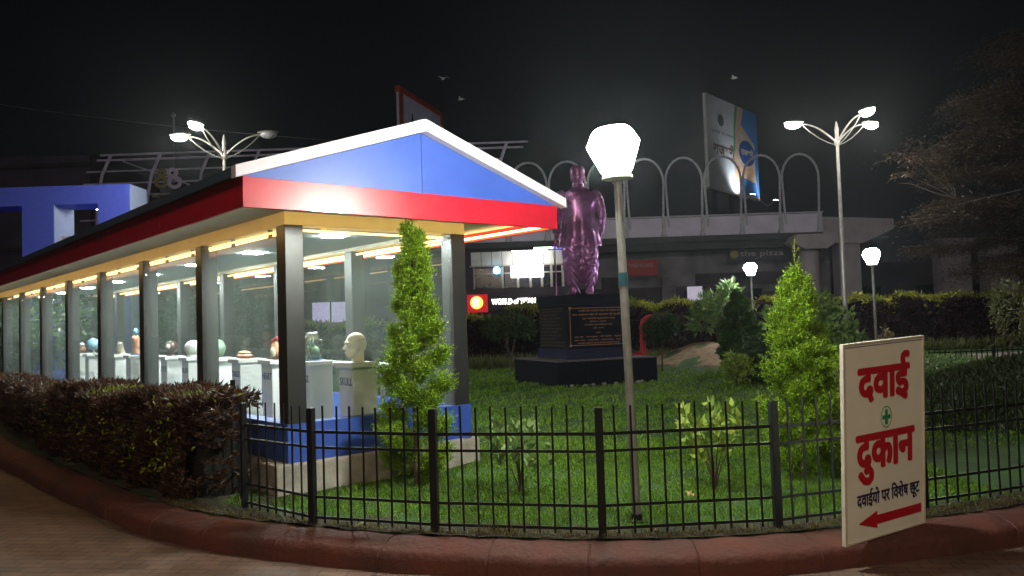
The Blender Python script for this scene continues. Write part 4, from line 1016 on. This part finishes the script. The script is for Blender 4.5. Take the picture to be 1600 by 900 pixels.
# small far fence
ff = thing('low_fence', 'low dark railing at the right between the bushes and the grass mound', 'fence', (9.6, 19.0, 0), R(10))
fm = MB()
for i in range(70): fm.box(i*.14, i*.14+.018, -.01, .01, 0, .62)
fm.build('pickets', 'black', ff)
MB().box(-.05, 9.8, -.012, .012, .55, .58).build('rail', 'black', ff); MB().box(-.05, 9.8, -.012, .012, .1, .13).build('rail', 'black', ff)
for i in range(6): MB().box(i*1.9-.03, i*1.9+.03, .0125, .06, 0, .66).build('post', 'black', ff)
kind(MB().add([(8.8, 20.5, .03), (24, 23.5, .03), (24, 29, .03), (8.8, 26.5, .03)], [(0, 1, 2, 3)]).build('garden_path', mat('garden_path', (.25, .2, .21), .8)), 'structure')

# ------------------------------------------------------------------ elevated walkway, shops behind
ew = thing('elevated_walkway', 'grey elevated walkway with pale parapet panels and hooped tube arches', 'bridge', (0, 45, 0))
X0 = -22.0; XE = 17.45; PS = 2.18
xc = [XE-1.09-PS*k for k in range(int((XE-X0)/PS))]
for k, x in enumerate(xc):
    MB().prism([(x-PS/2+.05, 6.12), (x+PS/2-.30, 6.12), (x+PS/2-.10, 7.16), (x-PS/2-.02+.05, 7.16)], 'y', 0, .12).build('parapet_panel', 'parapet', ew)
    MB().prism([(x+PS/2-.26, 6.10), (x+PS/2+.02, 6.10), (x+PS/2+.0, 7.2), (x+PS/2-.12, 7.2)], 'y', -.10, .10).build('bracket', 'tube', ew)
    if x < -1.5: continue
    hw = 1.03; pth = [(x-hw+.12, -.02, 6.6), (x-hw+.06, -.02, 7.6), (x-hw, 0, 9.2)]
    for j in range(1, 12): a = math.pi*(1-j/12); pth.append((x+hw*math.cos(a), 0, 9.2+1.33*math.sin(a)))
    pth += [(x+hw, 0, 9.2), (x+hw-.06, -.02, 7.6), (x+hw-.12, -.02, 6.6)]
    MB().tube(pth, .065, 8).build('arch', 'tube', ew, smooth=60)
MB().box(X0-1, XE, .1202, 5.0, 5.35, 6.9).build('deck', 'deck', ew); MB().box(X0-1, XE, -.14, .12, 5.75, 6.09).build('edge_beam', 'deck', ew)
MB().box(X0-1, XE+.1, -.02, .16, 7.2002, 7.27).build('coping', 'tube', ew)
MB().prism([(17.5, 6.0), (17.5, 7.0), (21.6, 6.75), (21.6, 6.2), (19.9, 5.45), (18.4, 5.45)], 'y', .3, 1.8).build('pier_cap', 'pier', ew)
MB().box(18.55, 19.75, .5, 1.6, -.1, 5.4498).build('pier', 'pier', ew, bevel=.05)
MB().lathe([(.53, -.1), (.53, 5.05)], 24, (16.42, -.6, 0)).build('pier', 'pier', ew, smooth=60)
MB().prism([(15.2, 5.45), (15.9, 5.052), (17.1, 5.052), (17.65, 5.5), (17.65, 5.85), (15.5, 5.85)], 'y', -1.6, -.15).build('pier_cap', 'pier', ew)
# shops below
sb = thing('shop_building', 'stained old shop building in shade beneath the walkway', 'building', (0, 46, 0))
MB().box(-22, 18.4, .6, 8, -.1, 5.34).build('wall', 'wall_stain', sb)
MB().box(5.2, 6.1, .3, .6, 0, 4.0).build('pillar', 'wall_dark', sb); MB().box(2.8, 12.5, .35, .599, 0, 3.35).build('shutter', 'wall_dark', sb)
MB().box(8.6, 9.4, .25, .349, 2.1, 3.9).build('pillar', 'wall_stain', sb); MB().box(10.6, 16.5, .42, .5985, 3.4, 4.05).build('shutter', 'wall_dark', sb)
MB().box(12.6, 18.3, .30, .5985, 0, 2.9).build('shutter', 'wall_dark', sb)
for x in (4.4, 9.9, 11.6, 13.8, 15.5): MB().box(x, x+.5, .2, .3498, 1.9, 3.1).build('window', 'darkglass', sb)
# lit shop front nearer
sf = thing('lit_shopfront', 'brightly lit white corrugated shop front with dark windows, seen between pavilion and statue', 'shopfront', (0, 42, 0))
MB().box(-9, 2.95, .3, 3, -.1, 5.34).build('wall', 'wall_purple', sf)
for i in range(9): MB().box(-2.1+i*.545, -2.1+i*.545+.515, .18, .2998, 4.62, 5.32).build('cladding_panel', 'corr', sf)
MB().box(-2.2, 2.9, .10, .179, 4.55, 4.60).build('rail', 'framepale', sf)
for x0, x1 in [(-1.9, -.55), (-.35, .25), (.45, .9), (1.05, 1.5), (1.65, 2.0), (2.2, 2.6)]:
    MB().box(x0, x1, .2, .2985, 3.42, 4.14).build('window', 'darkglass', sf); MB().box(x0, x1, .2, .2985, 4.22, 4.46).build('window', 'darkglass', sf)
fm = MB()
for x in (-2.0, -.53, .27, .92, 1.52, 2.02, 2.62): fm.box(x-.0, x+.12 if x > -.6 else x+.08, .12, .1995, 3.4, 4.52)
fm.box(-2.0, 2.74, .10, .1195, 4.15, 4.21); fm.build('window_frame', 'framepale', sf)
MB().box(-2.4, 3.0, .05, .2995, 2.95, 3.36).build('sign_band', 'wall_dark', sf)
ls = MB().lathe([(.05, 0), (.05, .0)], 8); 
sl = thing('sign_flood_lamp', 'small lit flood lamp under the walkway above the white shop sign', 'lamp', (.95, 41.55, 5.22), 0)
MB().box(-.9, .9, -.05, .05, .0, .05).build('lamp_tube', 'bulb', sl); MB().box(-1.55, 1.55, -.06, .06, .0502, .09).build('lamp_head', 'galv', sl)
MB().tube([(0, 0, .09), (0, .4, .16)], .02, 6).build('bracket', 'galv', sl)
def sign_at(name, label, x, y, z, rz=0): return thing(name, label, 'sign', (x, y, z), rz)
s1 = sign_at('shop_sign', 'white glowing rectangular shop sign over the dark windows', .82, 41.95, 4.22)
MB().box(-.85, .85, -.06, .05, -.30, .30).build('panel', 'iwhite', s1, bevel=.01)
s1 = sign_at('round_sign', 'small glowing blue round sign left of the white shop sign', -.76, 41.9, 4.33)
MB().lathe([(.19, 0), (.19, .06)], 24).xf(Matrix.Rotation(R(90), 4, 'X')).build('disc', 'ibluelit', s1)
s1 = sign_at('shop_sign', 'dark red shop sign with glowing yellow disc and white lettering', -1.9, 41.8, 2.68)
MB().box(-.45, .62, 0, .12, -.50, .42).build('red_panel', 'ired', s1)
MB().box(.62, 3.4, .02, .12, -.42, .42).build('panel', 'wall_dark', s1)
MB().lathe([(.33, 0), (.33, .04)], 28).xf(Matrix.Translation((0.05, -.002, 0)) @ Matrix.Rotation(R(90), 4, 'X')).build('disc', 'iyellow', s1)
MB().box(-.14, -.05, -.06, -.043, -.2, .2).box(-.05, .15, -.06, -.043, .12, .2).box(.06, .13, -.06, -.043, -.2, .1198).build('disc_mark', 'icream', s1)
letter('WORLD of TITAN', .82, 3.1, -.13, .16, 'iwhite2', s1, off=.03, y=-.002, step=.002)
letter('EYE+', 2.65, 3.1, -.30, -.19, 'iwhite2', s1, off=.03, y=-.002, step=.002)
s1 = sign_at('shop_sign', 'faded red shop sign on the stained wall right of the lamp pole', 7.35, 45.6, 4.45)
MB().box(-.90, .90, 0, .15, -.45, .45).build('panel', 'redboard', s1, bevel=.01); letter('VEDCHES', -.68, .68, .04, .24, 'boardtext', s1, off=.02)
s1 = sign_at('shop_sign', 'dark unlit sign board with faint yellow disc and pale lettering under the walkway', 14.1, 45.5, 5.02)
MB().box(-1.75, 1.75, 0, .14, -.30, .32).build('panel', 'darkboard', s1); letter('the pizza', -1.15, 1.3, -.2, .2, 'boardtext', s1, off=.01)
MB().lathe([(.22, 0), (.22, .02)], 20).xf(Matrix.Translation((-1.48, -.001, 0)) @ Matrix.Rotation(R(90), 4, 'X')).build('disc', 'dimyellow', s1)
s1 = sign_at('window_sign', 'small pale lilac lit window panel low on the dark shop wall behind shrubs', 10.35, 45.7, 2.95)
MB().box(-.42, .42, 0, .1, -.5, .35).build('panel', emat('lilac_panel', (.75, .65, 1), .35), s1)
s1 = sign_at('window_sign', 'pale lilac lit window seen through the pavilion glass behind the lung model', -9.4, 41.7, 1.9)
MB().box(-.95, -.04, 0, .1, 0, 1.05).build('pane', 'lilacp', s1); MB().box(.04, .95, 0, .1, 0, 1.05).build('pane', 'lilacp', s1); MB().box(-.038, .038, -.03, .1, -.05, 1.1).build('mullion', 'wall_dark', s1)
s1 = sign_at('led_name_strip', 'thin green and blue lit strip under the walkway beside the statue', 1.9, 41.9, 5.42)
MB().box(-.7, .25, 0, .05, -.05, .05).build('strip', emat('green_strip', (.7, 1, .7), 2.5), s1); MB().box(.2502, .9, 0, .05, -.05, .05).build('blue_strip', emat('blue_strip', (.15, .15, 1), 2), s1)
# far dark piers at right
for i, x in enumerate((27.3, 30.2)):
    p = thing('distant_pier', ['dim concrete pier far at right, left of a pair', 'dim concrete pier far at right, right of a pair'][i], 'pier', (x, 50, 0), 0, 'dim piers at the far right')
    MB().box(-.9, .9, -.6, .6, -.1, 5.4).build('shaft', 'pier', p, bevel=.05); MB().prism([(-1.3, 5.9), (1.3, 5.9), (.9, 5.4002), (-.9, 5.4002)], 'y', -.7, .7).build('cap', 'pier', p)
bk = thing('background_building', 'long unlit building behind the hedge at the far right', 'building', (30, 60, 0))
MB().box(-10, 22, 0, 8, -.1, 5.2).build('wall', 'wall_dark', bk)
for i in range(6): MB().box(-8+i*4, -6.6+i*4, -.06, -.001, 2, 3.4).build('window', 'darkglass', bk)

# purple building at left
pb = thing('purple_building', 'dark purple building with horizontal bands behind the blue portal', 'building', (-30, 50, 0))
MB().box(-14, 3.9, 0, 10, -.1, 12.9).build('wall', 'wall_purple', pb)
for z in (12.2, 9.6, 7.0): MB().box(-14.1, 4.0, -.15, -.002, z, z+.25).build('band', 'tube_purple_light' if z > 15 else 'wall_dark', pb)
MB().box(4.1, 12, 1.0, 9, -.1, 7.9).build('annex_wall', 'wall_purple', pb)
# lattice canopy
lc = thing('lattice_canopy', 'curved lattice canopy of tubes tinted for purple street light behind the pavilion roof', 'canopy', (0, 46, 0))
for z, x0, x1 in [(11.95, -23.4, 1.2), (11.65, -23.6, .9), (11.0, -24.2, -.5), (10.3, -24.4, 0.3), (9.6, -24.5, -.2), (8.9, -24.6, -4), (8.2, -24.6, -6), (7.5, -24.6, -8)]:
    MB().tube([(x0, .0, z), ((x0+x1)/2, 0, z+.02), (x1, 0, z)], .06 if z > 11.6 else .045, 6).build('tube', 'tube_purple_light', lc)
for i in range(9):
    x = -23.4+i*2.85; MB().tube([(x+.55, .1, 11.95), (x+.15, -.12, 10.8), (x-.1, -.2, 9.3), (x-.15, -.2, 7.2)], .09, 8).build('rib', 'tube_purple_light', lc, smooth=60)
MB().tube([(-22.2, .2, 11.6), (-16.5, .2, 9.4)], .04, 6).build('brace', 'tube_purple_light', lc)
lg = thing('logo_sign', 'yellow and purple light tinted twin loop logo with lettering on the lattice canopy', 'sign', (-19.35, 45.6, 10.45), 0)
def loop(x, z, rx, rz_, w):
    n = 28; v = [(x+a*rx*math.cos(2*math.pi*k/n), 0, z+a*rz_*math.sin(2*math.pi*k/n)) for a in (1, w) for k in range(n)]; v += [(p[0], .08, p[2]) for p in v]
    f = [(k, (k+1) % n, n+(k+1) % n, n+k) for k in range(n)] + [(2*n+k, 3*n+k, 3*n+(k+1) % n, 2*n+(k+1) % n) for k in range(n)] + [(k, 2*n+k, 2*n+(k+1) % n, (k+1) % n) for k in range(n)] + [(n+k, n+(k+1) % n, 3*n+(k+1) % n, 3*n+k) for k in range(n)]
    return MB().add(v, f)
loop(-.36, .32, .28, .24, .35).build('yellow_loop', 'dimyellow', lg); loop(-.42, -.22, .40, .36, .5).build('yellow_loop', 'dimyellow', lg)
loop(.22, .30, .32, .28, .35).build('purple_light_loop', 'tube_purple_light', lg); loop(.34, -.26, .42, .38, .5).build('purple_light_loop', 'tube_purple_light', lg)
letter('the', -2.3, -1.2, -1.15, -.72, 'tube_purple_light', lg, off=.02); letter('burger', -.95, .45, -1.2, -.85, 'dimyellow', lg, off=.02); letter('house', -2.4, -1.1, -2.3, -1.8, 'dimyellow', lg, off=.02)

# blue portal
pt = thing('blue_portal', 'large blue gateway frame with square openings beyond the pavilion', 'gateway', (-14.19, 30, 0), R(0))
def pbx(x0, x1, z0, z1): return MB().box(x0, x1, 0, 1.4, z0, z1)
pbx(-13, 0, 6.54, 7.25).build('top_beam', 'portal', pt); 
pbx(-1.19, 0, -.1, 6.5398).build('leg', 'portal', pt); pbx(-4.03, -2.85, -.1, 6.5398).build('leg', 'portal', pt); pbx(-9.4, -7.9, -.1, 6.5398).build('leg', 'portal', pt)
for x in (.002, -2.848): MB().box(x, x+.02, .02, 1.38, .0, 6.538 if x < 0 else 7.23).build('side_light_tint', 'portal_lit_side', pt)  # lit side faces put in as paler sheets
MB().box(-2.81, -1.1902, .5, .6, 5.29, 5.41).build('cross_bar', 'trimwhite', pt)
for k, x in enumerate((-16.1, -18.9)):
    t = thing('portal_lamp', ['small lit lamp inside the right opening of the blue portal', 'small lit lamp inside the left opening of the blue portal'][k], 'lamp', (x, 31.6, 6.6), 0, 'lamps in the portal')
    MB().ell((0, 0, 0), (.20, .12, .06), 14, 8).build('lens', 'bulb', t); MB().box(-.22, .22, -.1, .1, .061, .12).build('lamp_head', 'galv', t); MB().tube([(0, 0, .12), (0, -.1, .3)], .02, 6).build('bracket', 'galv', t)
# pole and wire
wp = thing('utility_pole', 'thin wire post standing behind the canopy at left', 'pole', (-19.8, 47.5, 0))
MB().tube([(0, 0, 0), (0, 0, 14.7)], .05, 8).build('shaft', 'wire', wp); MB().box(-.12, .12, -.05, .05, 14.5, 14.62).build('clamp', 'wire', wp)
pth = [(-40+i*1.55, 47.3, 17.4-5.2*(i/22)-.5*math.sin(math.pi*i/22)) for i in range(23)]
tag(MB().tube(pth, .025, 5).build('overhead_wire', 'wire'), 'thin overhead wire sagging across the dark sky at left', 'wire')
pth = [(20+i*.8, 29, 6.1+.16*i) for i in range(-5, 5)]
tag(MB().tube(pth, .015, 5).build('overhead_wire', 'wire'), 'faint wire crossing the branches above the pier at right', 'wire')
# dim trees seen through the pavilion glass
shrub('dark_tree', 'dark round tree beyond the pavilion, left of the short hedge', 'tree', (-9.6, 25.5, 0), [(0, 0, 2.1, 1.4, 1, 1.0), (-1, 0, 1.6, .9, .8, .8), (1, 0, 1.7, .9, .8, .8)], 2600, .2, .09, 'greend', 63, [[(0, 0, -.05), (0, 0, 1.0), (.1, 0, 2.2)]])
shrub('dark_tree', 'dark spreading tree seen through the far panes of the pavilion', 'tree', (-12.4, 21.5, 0), [(0, 0, 2.4, 1.5, 1, 1.2), (-1, 0, 1.4, .9, .8, .8)], 2600, .2, .09, 'greend', 64, [[(0, 0, -.05), (0, 0, 1.0), (.1, 0, 2.4)]])

# ------------------------------------------------------------------ hoardings
A0 = Vector((15.0, 60, 11.25)); A1 = Vector((20.95, 67.2, 11.25)); dv = A1-A0; BW = dv.length; ba = math.atan2(dv.y, dv.x); BH = 7.15
bb = thing('billboard', 'large white and blue printed billboard lit from below above the walkway', 'billboard', tuple(A0), ba)
MB().box(0, BW, 0, .25, 0, BH).build('panel', 'hoarding', bb)
def poly(pts, y, m, name='print', t=.01): return MB().prism([(p[0]*BW, p[1]*BH) for p in pts], 'y', y-t, y).build(name, m, bb)
poly([(.545, 1), (.51, .75), (.49, .5), (.50, .25), (.55, 0), (.999, 0), (.999, 1)], -.002, 'peach', 'print_background')
poly([(.55, .999), (.515, .75), (.495, .5), (.505, .42), (.525, .5), (.545, .75), (.60, .999)], -.014, 'greenprint')
poly([(.72, .999), (.66, .80), (.80, .70), (.93, .62), (.93, .30), (.97, .02), (.998, .02), (.998, .999)], -.014, 'skyblue')
poly([(.60, .74), (.92, .60), (.93, .20), (.62, .22), (.57, .45)], -.026, 'tan')
poly([(.58, .20), (.93, .17), (.97, .01), (.58, .01)], -.014, 'skyblue')
n = 24
poly([(.755+.165*math.cos(2*math.pi*k/n), .49+.145*math.sin(2*math.pi*k/n)) for k in range(n)], -.038, 'deepblue', 'emblem')
poly([(.75+.17*math.cos(2*math.pi*k/n), .28+.07*math.sin(2*math.pi*k/n)) for k in range(n)], -.038, 'peach', 'emblem')
poly([(.26+.055*math.cos(2*math.pi*k/n), .76+.065*math.sin(2*math.pi*k/n)) for k in range(n)], -.014, 'greyprint', 'emblem')
letter('सुगंधित पान मसाला', .08*BW, .50*BW, .60*BH, .645*BH, 'greyprint', bb, off=.01, y=-.004, step=.004)
letter('राजशर्ी', .10*BW, .51*BW, .33*BH, .53*BH, 'brownprint', bb, off=.035, y=-.004, step=.004)
letter('राजशर्ी', .63*BW, .89*BW, .43*BH, .55*BH, 'tan', bb, off=.03, y=-.052, step=.004)
for x in (1.5, 4.5, 7.5): MB().box(x, x+.25, .26, .5, -11.2, BH-.4).build('post', 'wall_dark', bb)
MB().box(-.1, BW+.1, -.02, .30, -.15, -.002).build('sill', 'galv', bb)
for x, lab in ((.52, 'flood lamp on a thin arm under the middle of the billboard'), (1.02, 'flood lamp on a thin arm at the right end of the billboard')):
    P = A0 + dv*x; nn = Vector((math.sin(ba), -math.cos(ba), 0)); Q = P+nn*1.3+Vector((0, 0, -.25))
    t = thing('flood_lamp', lab, 'lamp', tuple(Q), ba, 'billboard flood lamps')
    MB().box(-.30, .30, -.12, .12, -.06, .0).build('lamp_head', 'galv', t); MB().box(-.26, .26, -.10, .10, .002, .03).build('lens', 'floodl', t)
    MB().tube([(0, 0, -.06), (0, .7, -.4), (0, 1.28, .1)], .03, 6).build('arm', 'galv', t)
    ld = bpy.data.lights.new('flood_light', 'SPOT'); ld.energy = 620 if x < 1 else 260; ld.spot_size = R(115); ld.spot_blend = .8; ld.color = (.85, .93, 1); ld.shadow_soft_size = .15
    lo = bpy.data.objects.new('flood_light', ld); COL.objects.link(lo); lo.parent = t; lo.location = (0, .15, .08); lo.rotation_euler = (R(180-32), 0, 0)
A0 = Vector((-8.0, 60, 13.2)); A1 = Vector((-5.5, 68.1, 13.2)); dv = A1-A0; BW2 = dv.length; ba = math.atan2(dv.y, dv.x)
b2 = thing('billboard', 'dim white billboard with orange frame peeking over the pavilion gable', 'billboard', tuple(A0), ba)
MB().box(0, BW2, 0, .25, 0, 6.0).build('panel', 'hoarding_dim', b2)
f2 = MB(); f2.box(-.1, BW2+.1, -.08, .30, 6.0, 6.45).box(-.1, .5, -.08, -.002, 0, 5.9998).box(BW2-.4, BW2+.1, -.08, -.002, 0, 5.9998); f2.build('frame', 'orange', b2)
letter('A', 1.7, 2.9, 2.0, 4.9, 'navy', b2, off=.02, y=-.01); letter('A', 5.6, 6.8, 2.0, 4.9, 'navy', b2, off=.02, y=-.01)
letter('(ତ', 3.3, 5.0, 2.6, 4.8, 'redboard', b2, y=-.01) if False else letter('(3', 3.3, 5.0, 2.4, 4.8, 'redboard', b2, y=-.01)
for x in (1.5, 6.5): MB().box(x, x+.3, .26, .5, -13.2, 5.6).build('post', 'wall_dark', b2)
P = A0 + dv*.5 + Vector((math.sin(ba), -math.cos(ba), 0))*2.2 + Vector((0, 0, -.6))  # unseen lamp added to lift the orange framed board out of the dark
t = thing('flood_lamp', 'added unseen flood lamp brightening the orange framed billboard', 'lamp', tuple(P), ba)
MB().box(-.30, .30, -.12, .12, -.06, .0).build('lamp_head', 'galv', t); MB().box(-.26, .26, -.10, .10, .002, .03).build('lens', 'lampoff', t); MB().tube([(0, 0, -.06), (0, 1.2, -.3), (0, 2.18, .7)], .03, 6).build('arm', 'galv', t)
ld = bpy.data.lights.new('flood_light', 'SPOT'); ld.energy = 150; ld.spot_size = R(130); ld.spot_blend = .9; ld.color = (.85, .82, 1); ld.shadow_soft_size = .2
lo = bpy.data.objects.new('flood_light', ld); COL.objects.link(lo); lo.parent = t; lo.location = (0, .1, .08); lo.rotation_euler = (R(180-35), 0, 0)
# roof block under hoardings
rb = thing('dark_block', 'dark unlit building supporting the large billboard', 'building', (17, 66, 0))
MB().box(-8, 9, 3, 12, -.1, 9.3).build('wall', 'wall_dark', rb); MB().box(-8.2, 9.2, 2.8, 2.998, 8.9, 9.4).build('cornice', 'wall_dark', rb)
# thin haze added for halos round the lamps: one closed even box
hz = MB().box(-60, 60, -20, 120, -1.5, 24).build('haze', 'wire'); kind(hz, 'stuff')
hm = bpy.data.materials.new('haze'); hm.use_nodes = True; hn = hm.node_tree; hn.nodes.remove(hn.nodes['Principled BSDF'])
pvv = hn.nodes.new('ShaderNodeVolumePrincipled'); pvv.inputs['Color'].default_value = (.85, .9, 1, 1); pvv.inputs['Anisotropy'].default_value = .8; pvv.inputs['Density'].default_value = .00045
hn.links.new(pvv.outputs[0], hn.nodes['Material Output'].inputs['Volume']); hz.data.materials.clear(); hz.data.materials.append(hm)
# birds
def bird(label, loc, rz):
    t = thing('bird', label, 'bird', loc, rz, 'small pale birds in the night sky')
    MB().ell((0, 0, 0), (.05, .12, .04), 10, 8).build('body', 'bird', t, smooth=80)
    for s in (-1, 1): MB().add([(0, .06, .01), (s*.14, .03, .07), (s*.26, -.06, .03), (s*.12, -.05, .05), (0, -.05, .01), (s*.14, 0, .085)], [(0, 1, 5, 4), (1, 2, 3, 5), (5, 3, 4)]).build('wing', 'bird', t)
bird('tiny pale bird high above the pavilion gable, the higher of two', (-2.34, 30, 10.84), .4)
bird('tiny pale bird above the pavilion gable, the lower of two', (-1.69, 30, 10.04), 1.2)
bird('tiny pale bird above the large billboard', (8.6, 30, 10.51), .9)
